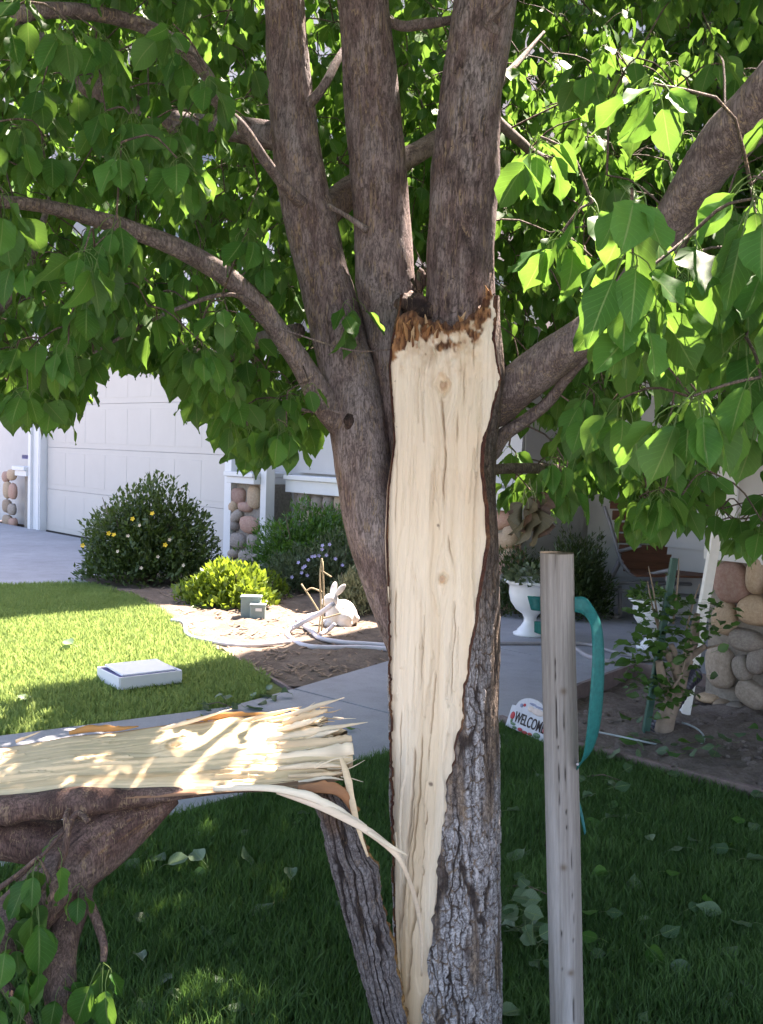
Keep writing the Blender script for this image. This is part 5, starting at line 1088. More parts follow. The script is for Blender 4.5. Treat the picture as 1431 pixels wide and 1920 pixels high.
def gtube(name, pix, rad, m, label, cat, group=None, n=60, zs=None, k=10):
    """pix: (u, v, z above ground)"""
    pts = cat_path([tuple(G(u, v, z)) for u, v, z in pix], n)
    return solo(name, MB().tube([tuple(p) for p in pts], rad, k).mesh(name, True), m, label, cat, group)
gtube('garden_hose', [(322, 1163, .03), (345, 1168, .03), (352, 1190, .03), (395, 1203, .03), (450, 1210, .03), (500, 1208, .03), (545, 1203, .03)], .014, M['pipe'], 'pale hose lying along the edge of the flower bed by the lawn', 'hose', 'hoses and pipes in the flower bed')
gtube('bent_pipe', [(625, 1132, .26), (600, 1150, .17), (572, 1165, .10), (545, 1180, .05), (538, 1188, .03), (546, 1197, .03), (570, 1210, .03), (610, 1214, .03), (680, 1214, .03), (730, 1217, .03), (790, 1220, .03)], .017, M['pipe'], 'thick white pipe bent sharply up towards the stone rabbit', 'pipe', 'hoses and pipes in the flower bed', 90)
gtube('bent_pipe', [(560, 1166, .05), (585, 1184, .04), (600, 1196, .04), (640, 1204, .035), (700, 1208, .035), (760, 1213, .035), (800, 1216, .03)], .016, M['pipe'], 'white pipe running behind and beside the sharply bent one', 'pipe', 'hoses and pipes in the flower bed', 70)
gtube('bent_pipe', [(556, 1164, .05), (575, 1155, .05), (605, 1148, .05)], .013, M['pipe'], 'short white pipe end lying behind the sharply bent pipe', 'pipe', 'hoses and pipes in the flower bed', 20)
gtube('bent_pipe', [(600, 1190, .03), (615, 1182, .05), (628, 1170, .10)], .015, M['pipe'], 'short stub of white pipe poking up in front of the rabbit', 'pipe', 'hoses and pipes in the flower bed', 20)
M['dry'] = simple('dry_straw_stalk', (0.36, 0.29, 0.18), .85, .2, 40, .2)
st_root = thing('dry_stalks', G(600, 1188), 'bare dry twiggy stalks standing among the white pipes', 'dead plant')
for L in ([(597, 1190, 0), (602, 1140, .2), (600, 1080, .5), (604, 1047, .66)], [(603, 1186, 0), (607, 1120, .3), (605, 1052, .64)], [(600, 1150, .16), (585, 1125, .28), (565, 1095, .42)], [(604, 1110, .35), (585, 1103, .4), (575, 1108, .38)], [(605, 1160, .15), (640, 1150, .16)], [(603, 1070, .54), (622, 1082, .5)]):
    d_ = G(600, 1188).y; obj('stalk', MB().tube(cat_path([tuple(P(u, v, d_-.02)) for u, v, _ in L], 10), .006, 5).mesh('stalk', True), M['dry'], st_root)
# dry litter on the bed
# ---- box and papers on the lawn
M['card'] = simple('white_cardboard', (0.74, 0.74, 0.76), .7, .05, 10, .1); M['paper'] = simple('white_paper', (0.80, 0.81, 0.82), .6, .03, 10, .05); M['ink'] = simple('dark_blue_print', (0.04, 0.04, 0.16), .6, .1)
q0, q1, q2, q3 = G(212, 1302, .01), G(330, 1287, .01), G(308, 1258, .01), G(192, 1276, .01)
ex = (q1-q0).normalized(); ey = (q3-q0); ey = (ey-ex*ey.dot(ex)).normalized(); cx = (q0+q1+q2+q3)/4; hx, hy = (q1-q0).length/2, (q3-q0).length/2*.9; BA = (ex, ey, ZA)
cb_ = thing('cardboard_tray', Vector((cx.x, cx.y, .01)), 'shallow white cardboard tray lying on the sunny edge of the lawn', 'box')
base = Vector((cx.x, cx.y, .02))
def trayp(name, *bs):
    b = MB()
    for (x, y, z, a, c_, h_) in bs: b.box(base+ex*x+ey*y+ZA*z, a, c_, h_, BA, .003)
    obj(name, b.mesh(name), M['card'], cb_)
trayp('tray_bottom', (0, 0, .006, hx, hy, .005)); trayp('tray_side', (0, -hy, .035, hx, .004, .035)); trayp('tray_side', (0, hy, .035, hx, .004, .035)); trayp('tray_side', (-hx, 0, .035, .004, hy-.005, .035)); trayp('tray_side', (hx, 0, .035, .004, hy-.005, .035))
b = MB(); b.box(base+ex*.0+ey*.01+ZA*.055, hx*.90, hy*.84, .008, BA, .003); pp = solo('paper_stack', b.mesh('paper_stack'), M['ink'], 'folded papers with a dark blue edge resting in the white tray', 'papers')
ax2 = (ex*.995+ey*.05, ey*.98+ZA*.12, ZA)
b = MB(); b.box(base+ex*.01+ey*.015+ZA*.072, hx*.86, hy*.78, .006, (ex, (ey+ZA*.06).normalized(), ZA), .002); solo('paper_sheet', b.mesh('paper_sheet'), M['paper'], 'plain white paper sheet on top of the folded papers', 'paper')
# ================================================================== POLE AND STRAP
def pole():
    L = [(1044, 1036, 2.2, 63), (1046, 1150, 2.2, 64), (1052, 1400, 2.2, 65), (1058, 1650, 2.2, 65), (1062, 1850, 2.2, 65), (1065, 2060, 2.2, 65)]
    root = thing('wooden_pole', P(1065, 2046, 2.2), 'weathered round wooden support pole with a crack at its top', 'tree stake')
    pts = cat_path([tuple(P(u, v, d))+(w/2*d/FPX,) for u, v, d, w in L], 420); c, rr_ = pts[:, :3], pts[:, 3]; n = 96; th = np.linspace(0, 2*np.pi, n, endpoint=False)[None, :]
    Z = c[:, 2][:, None]+0*th; ct, sn = np.cos(th)+0*Z, np.sin(th)+0*Z
    g = fbm(ct*7, sn*7, Z*1.6, 4, 5); g2 = fbm(ct*22, sn*22, Z*2.5, 4, 6); bg_ = fbm(ct*1.4, sn*1.4, Z*2.2, 3, 7)
    ck = np.zeros_like(Z)
    for a0, z0, z1, w in ((-1.83, 1.08, 1.4, .04), (-1.95, .2, 1.0, .012), (-1.5, .45, .8, .010), (-1.25, .05, .5, .010)):
        a_ = np.angle(np.exp(1j*(th-a0-(fbm(Z*14, a0, 0, 2, 3)-.5)*.22))); ck = np.maximum(ck, np.exp(-(a_/w)**2)*sst(z0, z0+.08, Z)*sst(z1+.03, z1-.03, Z))
    kn_ = np.zeros_like(Z)
    for a0, z0 in ((-1.75, .47), (-1.45, .24), (-1.9, .07), (-1.5, .85)):
        a_ = np.angle(np.exp(1j*(th-a0)))*.035; kn_ = np.maximum(kn_, np.exp(-((a_/.007)**2+((Z-z0)/.007)**2)))
    col = mixc((0.20, 0.185, 0.165), (0.31, 0.295, 0.275), sst(.3, .7, g*.5+g2*.3+bg_*.2)); col = mixc(col, col*0+np.array((0.36, 0.35, 0.335)), sst(.45, .7, bg_)*.6); col = mixc(col, col*0+np.array((0.07, 0.05, 0.04)), sst(.74, .82, g2)*.22)
    col = mixc(col, col*0+np.array((0.03, 0.022, 0.018)), np.clip(ck, 0, 1)*.95); col = mixc(col, col*0+np.array((0.12, 0.08, 0.05)), kn_*.8); col = mixc(col, col*0+np.array((0.28, 0.22, 0.11)), np.exp(-((Z-1.165)/.02)**2)*.5)
    R = rr_[:, None]+(g2-.5)*.0022+(bg_-.5)*.004-ck*.006
    V = np.stack([c[:, 0][:, None]+R*ct, c[:, 1][:, None]+R*sn, Z], -1).reshape(-1, 3); nv = len(V)
    k = np.arange(n); V = np.vstack([V, c[0]+np.array([0, 0, .003]), c[-1]]); col = np.vstack([col.reshape(-1, 3), [(0.09, 0.075, 0.06)], [(.2, .2, .2)]])
    for q_ in range(n): col[q_] = (0.16, 0.13, 0.10)
    obj('post', npmesh('post', V, [gridf(420, n, True)[:, ::-1], np.stack([k, (k+1) % n, k*0+nv], -1)], col), M['stake'], root)
pole()
M['strap'] = NT('teal_webbing', .55, .3); t_ = M['strap']; uvn = t_.noise(90, 3, .6); t_.color(t_.ramp(uvn, [(.3, (0.004, 0.095, 0.092)), (.7, (0.008, 0.15, 0.142))])).bump(uvn, .2, .002); M['strap'] = t_.m
def strap():
    Lp = [(1078, 1147, 2.18), (1092, 1151, 2.17), (1103, 1162, 2.15), (1109, 1185, 2.13), (1110, 1240, 2.11), (1105, 1310, 2.11), (1100, 1370, 2.12), (1094, 1415, 2.14), (1086, 1436, 2.16), (1080, 1446, 2.18)]
    Rp = [(1078, 1119, 2.18), (1097, 1120, 2.17), (1113, 1138, 2.16), (1127, 1172, 2.15), (1132, 1230, 2.14), (1130, 1300, 2.14), (1124, 1360, 2.15), (1112, 1402, 2.16), (1095, 1425, 2.17), (1080, 1432, 2.18)]
    n = 60; a = cat_path([tuple(P(*q_)) for q_ in Lp], n); b = cat_path([tuple(P(*q_)) for q_ in Rp], n); t = np.linspace(0, 1, 5)[None, :, None]
    V = a[:, None]*(1-t)+b[:, None]*t; V[..., 1] += 0.002*np.sin(np.linspace(0, 9, n))[:, None]
    root = thing('tie_strap', P(1080, 1440, 2.18), 'teal webbing strap looped on the wooden support pole', 'strap')
    def rib(name, V):
        n_ = V.shape[0]; nm = np.cross(V[1:, 0]-V[:-1, 0], V[:-1, -1]-V[:-1, 0]); nm = np.vstack([nm, nm[-1:]]); nm /= np.linalg.norm(nm, axis=1)[:, None]
        V2 = V+nm[:, None]*.0018; A = np.vstack([V.reshape(-1, 3), V2.reshape(-1, 3)]); o = n_*5; i = np.arange(n_-1)
        e1_ = np.stack([i*5, (i+1)*5, (i+1)*5+o, i*5+o], -1); e2_ = np.stack([(i+1)*5+4, i*5+4, i*5+4+o, (i+1)*5+4+o], -1)
        return obj(name, npmesh(name, A, [gridf(n_, 5), gridf(n_, 5)[:, ::-1]+o, e1_, e2_]), M['strap'], root)
    rib('loop', V)
    def flatrib(name, top, bot, n_=12):
        a = cat_path([tuple(P(*q_)) for q_ in bot], n_); b = cat_path([tuple(P(*q_)) for q_ in top], n_); t = np.linspace(0, 1, 5)[None, :, None]; rib(name, a[:, None]*(1-t)+b[:, None]*t)
    flatrib('strap_end', [(990, 1117, 2.27), (1005, 1118, 2.26), (1030, 1119, 2.26), (1078, 1119, 2.2)], [(997, 1143, 2.27), (1005, 1145, 2.26), (1030, 1146, 2.26), (1078, 1147, 2.2)])
    flatrib('strap_tail', [(1082, 1500, 2.24), (1088, 1530, 2.23), (1096, 1566, 2.22)], [(1086, 1498, 2.24), (1094, 1530, 2.23), (1099, 1560, 2.22)])
    flatrib('strap_wrap', [(1003, 1165, 2.26), (1010, 1165, 2.25), (1016, 1165, 2.24)], [(1003, 1185, 2.26), (1010, 1188, 2.25), (1016, 1190, 2.24)])
    nl = MB().tube([P(1083, 1433, 2.163), P(1083, 1433, 2.155)], .003, 8).mesh('nail'); obj('nail', nl, M['hose'], root)
strap()
# ================================================================== WELCOME PLAQUE
def plaque():
    c = G(988, 1394); X = (G(1030, 1402)-G(945, 1364)); X.z = 0; X = X.normalized(); up_ = (ZA*.94+Vector((-X.y, X.x, 0))*.34).normalized(); N_ = X.cross(up_)
    c = c + Vector((0, .05, 0.03)); W_, H_ = .152, .155
    root = thing('welcome_plaque', c, 'painted arched stone plaque reading WELCOME leaning at the lawn edging', 'sign')
    prof = [(-W_, 0), (W_, 0), (W_, .105), (W_*.80, .108)]+[(W_*.80*math.cos(a), .105+.062*math.sin(a)) for a in np.linspace(.15, math.pi-.15, 16)]+[(-W_*.80, .108), (-W_, .105)]
    bm = bmesh.new(); fr = [bm.verts.new(c+X*x+up_*y+N_*.012) for x, y in prof]; bk_ = [bm.verts.new(c+X*x+up_*y-N_*.012) for x, y in prof]; n = len(prof)
    bm.faces.new(fr); bm.faces.new(bk_[::-1])
    for k in range(n): bm.faces.new((fr[k], bk_[k], bk_[(k+1) % n], fr[(k+1) % n]))
    bmesh.ops.recalc_face_normals(bm, faces=bm.faces); me = bpy.data.meshes.new('plaque_board'); bm.to_mesh(me); bm.free(); obj('plaque_board', me, simple('pale_painted_stone', (0.50, 0.51, 0.56), .7, .12, 30, .2), root)
    Mx = lambda x, y, d_: Matrix(((X.x, up_.x, N_.x, (c+X*x+up_*y+N_*d_).x), (X.y, up_.y, N_.y, (c+X*x+up_*y+N_*d_).y), (X.z, up_.z, N_.z, (c+X*x+up_*y+N_*d_).z), (0, 0, 0, 1)))
    cu = bpy.data.curves.new('lettering', 'FONT'); cu.body = 'WELCOME'; cu.size = .072; cu.extrude = .0006; cu.align_x = 'CENTER'; cu.offset = .0008
    to = bpy.data.objects.new('lettering_tmp', cu); C.objects.link(to); dg = bpy.context.evaluated_depsgraph_get(); me = bpy.data.meshes.new_from_object(to.evaluated_get(dg)); bpy.data.objects.remove(to)
    me.name = 'lettering'; xs = [v.co.x for v in me.vertices]; sc_ = .238/(max(xs)-min(xs)); me.transform(Matrix.Diagonal((sc_, 1.0, 1, 1)))
    me.transform(Mx(.018, .034, .0138)); obj('lettering', me, simple('dark_brown_lettering', (0.03, 0.02, 0.02), .7, .1), root)
    def blob(nm, m, L):
        b = MB()
        for (x, y, a, h_) in L: b.ball(c+X*x+up_*y+N_*.0125, a, h_, .004, (X, up_, N_), 2)
        obj(nm, b.mesh(nm, True), m, root)
    red = simple('painted_red', (0.42, 0.04, 0.05), .6, .2, 60); gr = simple('painted_green', (0.10, 0.18, 0.10), .6, .2, 60); bl = simple('painted_blue_grey', (0.22, 0.25, 0.36), .6, .25, 60); pk = simple('painted_pale_pink', (0.60, 0.50, 0.46), .6, .1, 60)
    for q_ in ((-.122, .058, .018, .020), (-.035, .010, .020, .009), (.005, .006, .022, .008), (.045, .008, .018, .008), (.136, .05, .012, .014), (-.058, .125, .010, .008)): blob('painted_rose', red, [q_])
    for q_ in ((-.10, .022, .022, .007), (-.08, .010, .018, .006), (.095, .016, .028, .012), (-.118, .034, .008, .012)): blob('painted_leaf', gr, [q_])
    blob('painted_house', pk, [(.05, .115, .05, .016), (-.005, .118, .024, .014)])
    for q_ in ((.0, .142, .028, .006), (.06, .138, .05, .005), (-.08, .118, .014, .010), (.105, .118, .008, .012)): blob('painted_trim', bl, [q_])
plaque()
# ================================================================== PORCH THINGS
M['urn'] = simple('white_glazed_plastic', (0.76, 0.77, 0.78), .4, .05, 10, .05, spec=.5)
M['potsoil'] = M['soil_dark']
def urn(base, s, label, nleaf, seed, m, group='white planters on the porch'):
    root = thing('urn_planter', base, label, 'planter', group)
    prof = [(.0, 0), (.105, 0), (.108, .012), (.085, .022), (.080, .035), (.060, .055), (.042, .085), (.040, .11), (.052, .135), (.095, .165), (.130, .215), (.143, .27), (.140, .315), (.152, .330), (.172, .338), (.176, .348), (.170, .356), (.150, .352), (.135, .33), (.0, .325)]
    obj('urn', MB().lathe([(a*s, z*s) for a, z in prof[1:-1]], base, 40).mesh('urn', True), M['urn'], root)
    obj('soil', MB().lathe([(.02*s, .322*s), (.138*s, .326*s), (.02*s, .33*s)], base, 20).mesh('soil'), M['potsoil'], root)
    r3 = np.random.default_rng(seed); L = Leaves()
    for i in range(nleaf):
        a = r3.uniform(0, 6.28); q_ = math.sqrt(r3.uniform(0, 1))*.15*s; p = np.array(base)+np.array([math.cos(a)*q_, math.sin(a)*q_, (.33+r3.uniform(0, .13)*(1-q_/(.2*s)))*s])
        L.add(p, np.array([math.cos(a), math.sin(a), r3.uniform(-.2, 1.2)]), np.array([0, 0, 1.])+r3.normal(0, .5, 3), r3.uniform(.03, .06)*s, float(r3.uniform(0, 1)))
    leaf_stuff('plant', L.M, LOW, root, m, seed)
ub1 = G(993, 1190, .022); urn(ub1, .42*0+1.13, 'white pedestal urn planter with small plants half behind the pole', 170, 3, M['sh_sage'])
ub2 = G(1222, 1222, .022)+Vector((0.03, .12, 0)); urn(ub2, .98, 'white urn planter with leafy plants behind the pruned bush', 150, 4, M['sh_hib'])
# conifers in shade by the bench
shrub('dark_conifer', 'dark spiky evergreen bush beside the left end of the bench', G(1092, 1170)+Vector((.0, .25, 0)), (.30, .26), .78, .05, 7000, M['sh_dark'], 31, 5, narrow=.12, thr=.42, clump=8, up=.6, tint0=.2)
shrub('dark_conifer', 'dark bush in the shade behind the white pedestal urn', G(985, 1172)+Vector((.0, .42, 0)), (.32, .24), .62, .045, 4000, M['sh_dark'], 32, 5, narrow=.16, thr=.42, clump=8, up=.6, tint0=.15)
# bench glider
M['metal'] = simple('grey_tubular_steel', (0.22, 0.22, 0.23), .4, .1, 20, .05, spec=.6); M['slat'] = simple('red_brown_bench_slat', (0.115, 0.050, 0.028), .55, .35, 6, .25, .003, (1, 6, 6))
def bench():
    D_ = 8.5; pB = lambda u, v, d=0.0: P(u, v, D_+d)
    root = thing('glider_bench', G(1240, 1150, .022), 'porch glider bench with red-brown slats and grey tubular frame', 'bench')
    Wx = Vector((1, 0, 0)); bl_ = pB(1140, 938, .35); 
    for i, v in enumerate((945, 966, 988, 1009, 1030, 1047, 1062)):
        ul = 1144+i*4.2; a, e = pB(ul, v, .34-.035*i), pB(ul+218, v+4, .34-.035*i); b = MB(); d_ = (e-a).normalized(); n_ = Vector((d_.y, -d_.x, .25)).normalized()
        b.box((a+e)/2, (e-a).length/2, .009, .040, (d_, n_.cross(d_).cross(d_)*-1, ZA), .004); obj('slat', b.mesh('slat'), M['slat'], root)
    for i in range(5):
        a, e = pB(1180+i*3, 1070+i*2.2, .08-.09*i), pB(1390+i*3, 1074+i*2.2, .08-.09*i); d_ = (e-a).normalized(); b = MB(); b.box((a+e)/2, (e-a).length/2, .035, .009, (d_, ZA.cross(d_), ZA), .004); obj('slat', b.mesh('slat'), M['slat'], root)
    for k, off in (('l', 0), ('r', 232)):
        sh = lambda L: cat_path([tuple(pB(u+off, v+off*.02, d)) for u, v, d in L], 30)
        obj('side_frame', MB().tube(sh([(1133, 950, .36), (1145, 985, .30), (1158, 1030, .22), (1168, 1058, .14), (1185, 1077, .02), (1210, 1078, -.12), (1255, 1069, -.36)]), .016, 8).mesh('side_frame', True), M['metal'], root)
        obj('armrest', MB().tube(sh([(1158, 1034, .24), (1175, 1030, .05), (1200, 1023, -.3)]), .016, 8).mesh('armrest', True), M['metal'], root)
        obj('leg', MB().tube(sh([(1164, 1047, .2), (1148, 1080, .15), (1130, 1110, .1), (1122, 1135, .1), (1132, 1152, .1), (1160, 1158, -.1)]), .022, 8).mesh('leg', True), M['metal'], root)
        obj('leg', MB().tube(sh([(1162, 1098, .0), (1163, 1158, .0)]), .018, 8).mesh('leg', True), M['metal'], root)
        obj('leg', MB().tube(sh([(1250, 1080, -.3), (1262, 1120, -.35), (1256, 1160, -.35)]), .020, 8).mesh('leg', True), M['metal'], root)
    obj('rail', MB().tube([pB(1135, 1103, .0), pB(1200, 1112, -.1), pB(1420, 1124, -.1)], .016, 8).mesh('rail', True), M['metal'], root)
    obj('rail', MB().tube([pB(1150, 1094, .0), pB(1200, 1092, .0), pB(1420, 1100, .0)], .014, 8).mesh('rail', True), M['metal'], root)
bench()
gtube('garden_hose', [(900, 1206, .035), (960, 1206, .035), (1030, 1206, .035), (1100, 1208, .035), (1150, 1222, .035), (1200, 1232, .035)], .012, M['hose'], 'thin dark hose stretched straight across the porch by the urn', 'hose', 'hoses on the porch')
gtube('garden_hose', [(1080, 1216, .035), (1102, 1230, .035), (1140, 1240, .035), (1190, 1240, .035), (1250, 1234, .035)], .016, M['hose'], 'grey hose curving across the porch towards the pruned bush', 'hose', 'hoses on the porch')
# ---- things in the turned soil on the right
M['greenpost'] = simple('green_painted_steel', (0.035, 0.10, 0.075), .5, .15, 20, .1); M['whitepost'] = simple('white_painted_stake', (0.72, 0.70, 0.64), .7, .08, 20, .15); M['drain'] = simple('black_corrugated_plastic', (0.028, 0.026, 0.04), .4, .1, 20, .05, spec=.5)
def bar(name, a, e, wx, wy, m, label, cat, group=None):
    d_ = (e-a).normalized(); x = d_.cross(Vector((0, 1, 0))).normalized(); y = d_.cross(x); b = MB(); b.box((a+e)/2, wx, wy, (e-a).length/2, (x, y, d_), .003); return solo(name, b.mesh(name), m, label, cat, group, base=a)
dS = G(1206, 1384).y
gp = thing('green_stake', G(1206, 1384), 'leaning green metal stake rising through the pruned bush', 'garden stake')
a_, e_ = G(1206, 1390, -.03), P(1263, 1046, dS+.05); d_ = (e_-a_).normalized(); x_ = d_.cross(Vector((0, 1, 0))).normalized(); y_ = d_.cross(x_)
b = MB(); b.box((a_+e_)/2-x_*.008, .016, .004, (e_-a_).length/2, (x_, y_, d_), .002); obj('flange', b.mesh('flange'), M['greenpost'], gp)
b = MB(); b.box((a_+e_)/2+x_*.010+y_*.012, .004, .018, (e_-a_).length/2, (x_, y_, d_), .002); obj('web', b.mesh('web'), M['greenpost'], gp)
wpd = 5.35; a_, e_ = P(1291, 1300, wpd), P(1346, 985, wpd+.15); bar('white_stake', Vector((a_.x-.02, a_.y, -.03)), e_, .024, .024, M['whitepost'], 'leaning white painted stake beside the boulder wall', 'garden stake')
def corrug():
    pts = cat_path([tuple(G(1200, 1400, -.06)), tuple(G(1232, 1366, .02)), tuple(P(1275, 1300, 5.2)), tuple(P(1300, 1262, 5.35))], 150)
    rad = [0.036+0.010*math.sin(i*1.35) + 0.02*sst(100, 150, i) for i in range(150)]
    rad = [0.036+0.006*(1 if i % 6 < 3 else -1)+0.012*sst(120, 150, i) for i in range(150)]
    solo('drain_pipe', MB().tube([tuple(p) for p in pts], [float(x) for x in rad], 16).mesh('drain_pipe', True), M['drain'], 'black corrugated drain pipe emerging from the soil by the boulders', 'drain pipe')
corrug()
M['cutwood'] = simple('grey_brown_pruned_wood', (0.26, 0.20, 0.15), .85, .25, 18, .5, .004)
def pruned():
    base = G(1240, 1378); d_ = base.y; root = thing('pruned_bush', base, 'hard-pruned bush with cut stubs and fresh green leaves', 'shrub')
    def lim(nm, L, rads):
        n = 16; pts = cat_path([tuple(P(u, v, d_+o)) for u, v, o in L], n); rr_ = np.interp(np.linspace(0, 1, n), np.linspace(0, 1, len(rads)), rads); obj(nm, MB().tube([tuple(p) for p in pts], [float(x) for x in rr_], 12).mesh(nm, True), M['cutwood'], root)
    lim('trunk', [(1240, 1392, 0), (1252, 1340, 0), (1268, 1300, .02), (1278, 1262, .03), (1290, 1235, .03)], [.050, .042, .040, .036, .03])
    lim('limb', [(1285, 1245, .03), (1292, 1220, .02), (1288, 1198, 0)], [.03, .024, .018]); lim('limb', [(1290, 1230, .03), (1302, 1200, .03), (1305, 1165, .04), (1308, 1150, .04)], [.026, .022, .018, .014]); lim('limb', [(1292, 1232, .03), (1310, 1220, .0), (1322, 1212, -.03)], [.02, .016, .013])
    lim('limb', [(1272, 1270, .0), (1262, 1245, -.05), (1248, 1218, -.08)], [.024, .02, .015]); lim('limb', [(1268, 1262, -.04), (1266, 1230, -.06), (1258, 1208, -.06)], [.02, .016, .014]); lim('limb', [(1260, 1310, 0), (1242, 1270, -.06), (1236, 1240, -.08)], [.026, .022, .018])
    for L in ([(1240, 1200, 0), (1232, 1150, 0), (1224, 1100, 0), (1216, 1062, 0)], [(1262, 1170, 0), (1268, 1120, 0), (1272, 1080, 0), (1273, 1046, 0)], [(1285, 1190, 0), (1300, 1130, 0), (1312, 1095, 0)], [(1235, 1180, 0), (1222, 1130, 0), (1214, 1090, 0)], [(1262, 1290, -.1), (1280, 1260, -.12), (1288, 1210, -.1), (1300, 1160, -.1)], [(1325, 1215, 0), (1345, 1210, .02), (1356, 1205, .04)]):
        lim('shoot', L, [.006, .005, .004, .002])
    L = Leaves(); r3 = np.random.default_rng(8)
    for (u, v, n, sd) in [(1222, 1165, 8, .06), (1210, 1190, 7, .05), (1240, 1185, 9, .06), (1275, 1160, 9, .06), (1300, 1140, 6, .05), (1205, 1230, 8, .05), (1230, 1235, 9, .06), (1215, 1260, 7, .05), (1205, 1275, 5, .04), (1250, 1290, 8, .05), (1235, 1300, 8, .05), (1262, 1315, 5, .04), (1292, 1255, 4, .03), (1310, 1195, 6, .05), (1330, 1180, 6, .05), (1325, 1160, 5, .05), (1225, 1310, 5, .05), (1246, 1150, 8, .06), (1225, 1140, 5, .05), (1265, 1215, 6, .05)]:
        for _ in range(int(n*2.6)):
            p = np.array(P(u, v, d_-.06))+r3.normal(0, sd, 3); a = r3.uniform(0, 6.28); L.add(p, np.array([math.cos(a), math.sin(a), r3.uniform(-.5, .5)]), np.array([0, -.2, 1.])+r3.normal(0, .4, 3), r3.uniform(.032, .07), float(r3.uniform(0, 1)))
    leaf_stuff('leaves', L.M, LOW, root, M['sh_hib'], 9)
pruned()
# wire ring in the soil
ring_c = G(1216, 1378, .02); pts = [ring_c+Vector((math.cos(a)*.26, math.sin(a)*.20, .01+.02*math.sin(a*2))) for a in np.linspace(2.6, 7.0, 40)]
solo('wire_ring', MB().tube(pts, .005, 6).mesh('wire_ring', True), simple('pale_drip_tubing', (0.36, 0.42, 0.42), .5, .1), 'thin pale tubing curled around the foot of the pruned bush', 'drip tubing')
# blue bin at far left
bb_ = HS(-1.05, .55); bn = thing('recycling_bin', bb_, 'blue lidded bin standing left of the garage', 'bin'); blue = simple('blue_plastic', (0.02, 0.05, 0.26), .45, .1, spec=.4)
b = MB(); b.box(bb_+Vector((0, 0, .50)), .26, .26, .48, AX, .03); obj('body', b.mesh('body'), simple('dark_plastic', (0.012, 0.012, 0.03), .5, .1), bn)
b = MB(); b.box(bb_+Vector((0, 0, 1.05)), .29, .30, .06, AX, .03); obj('lid', b.mesh('lid'), blue, bn)
# ================================================================== FALLEN LEAVES
LL = []
for i in range(8):
    V, F, uv, isp = leaf_geo(9, 5, 620+i); V = V.copy(); V[:, 2] += 0.25*np.abs(V[:, 0])*(1 if i % 2 else -1)*1.2
    me = npmesh('fallen_leaf', V, F, np.full((len(V), 3), (i*.29) % 1), uv); me.materials.append(M['leaf_limp' if i < 6 else 'leaf']); LL.append(me)
r4 = np.random.default_rng(77)
def drop(u, v, size, label, group, z=0.045, tilt=.35):
    p = G(u, v, z); a = r4.uniform(0, 6.28); o = bpy.data.objects.new('fallen_leaf', LL[int(r4.integers(0, 8))]); C.objects.link(o)
    y = Vector((math.cos(a), math.sin(a), r4.uniform(-.25, .25))).normalized(); n_ = Vector((r4.normal(0, tilt), r4.normal(0, tilt)-.25, 1)).normalized(); flip = -1 if r4.uniform() < .65 else 1; n_ = n_*flip
    x = y.cross(n_).normalized(); n_ = x.cross(y); s = size*r4.uniform(.75, 1.2)
    M_ = Matrix(((x.x, y.x, n_.x, 0), (x.y, y.y, n_.y, 0), (x.z, y.z, n_.z, 0), (0, 0, 0, 1))); L0 = M_ @ Vector((0, 1.0*s, 0))
    o.matrix_world = Matrix.Translation(p-L0) @ M_ @ Matrix.Diagonal((s, s, s, 1)); tag(o, *where(u, v, label, group))
def where(u, v, label, group):
    if group == 'right':
        c_ = 'between the split trunk and the pole' if u < 1030 else ('beside the pole' if u < 1180 else ('mid-lawn right of the pole' if u < 1310 else 'at the far right of the lawn'))
        r_ = 'near the soil edging' if v < 1560 else ('well below the edging' if v < 1720 else 'close to the viewer')
        return 'pear leaf on dark grass '+c_+', '+r_, 'leaf', 'leaves on the right lawn '+c_+', '+r_
    if group == 'under':
        c_ = 'below the broken log' if u < 400 else 'beside the leaning bark stub'; r_ = 'near the walkway' if v < 1630 else ('halfway down the lawn' if v < 1780 else 'close to the viewer')
        return 'pear leaf on dark grass '+c_+', '+r_, 'leaf', 'leaves on the lawn '+c_+', '+r_
    if group == 'bed':
        c_ = 'left of the pruned bush' if u < 1190 else ('at the foot of the pruned bush' if u < 1275 else 'by the boulder wall')
        r_ = 'towards the house' if v < 1388 else ('towards the lawn' if v < 1425 else 'at the lawn edging')
        return 'green leaf on turned soil '+c_+', '+r_, 'leaf', 'leaves on the soil '+c_+', '+r_
    if group == 'edge':
        c_ = 'on the sunny left lawn' if u < 200 else ('just above the fallen log' if u < 430 else 'at the pointed lawn corner by the walkway')
        return 'wilted leaf '+c_, 'leaf', 'leaves on the left lawn '+c_
    c_ = 'under the broken splinters' if u < 690 else ('alone beside the left edge of the trunk' if u < 800 else 'at the foot of the welcome plaque')
    return 'wilted leaf on pale concrete '+c_, 'leaf', 'leaves on the walkway '+c_
gR = ('pear leaf lying on the dark grass right of the split trunk', 'right')
for (u, v) in [(1010, 1452), (1110, 1480), (1145, 1478), (1145, 1505), (1215, 1522), (1183, 1527), (1112, 1540), (1150, 1535), (1385, 1540), (1375, 1582), (1415, 1548), (1220, 1575), (1330, 1640), (1270, 1590), (965, 1525), (965, 1605), (1335, 1705), (1305, 1700), (1210, 1720), (1155, 1712), (1370, 1785), (1325, 1690), (1255, 1750), (1365, 1865), (1390, 1735), (1400, 1840), (1215, 1905), (1120, 1640), (1105, 1715), (1150, 1780), (1120, 1790), (1105, 1760), (1190, 1650), (950, 1740), (985, 1590), (1280, 1815), (1180, 1580), (1345, 1590), (1050, 1480), (965, 1470), (1260, 1640), (1235, 1800), (1420, 1620), (955, 1905), (1300, 1570)]: drop(u, v, .060, *gR, z=.038)
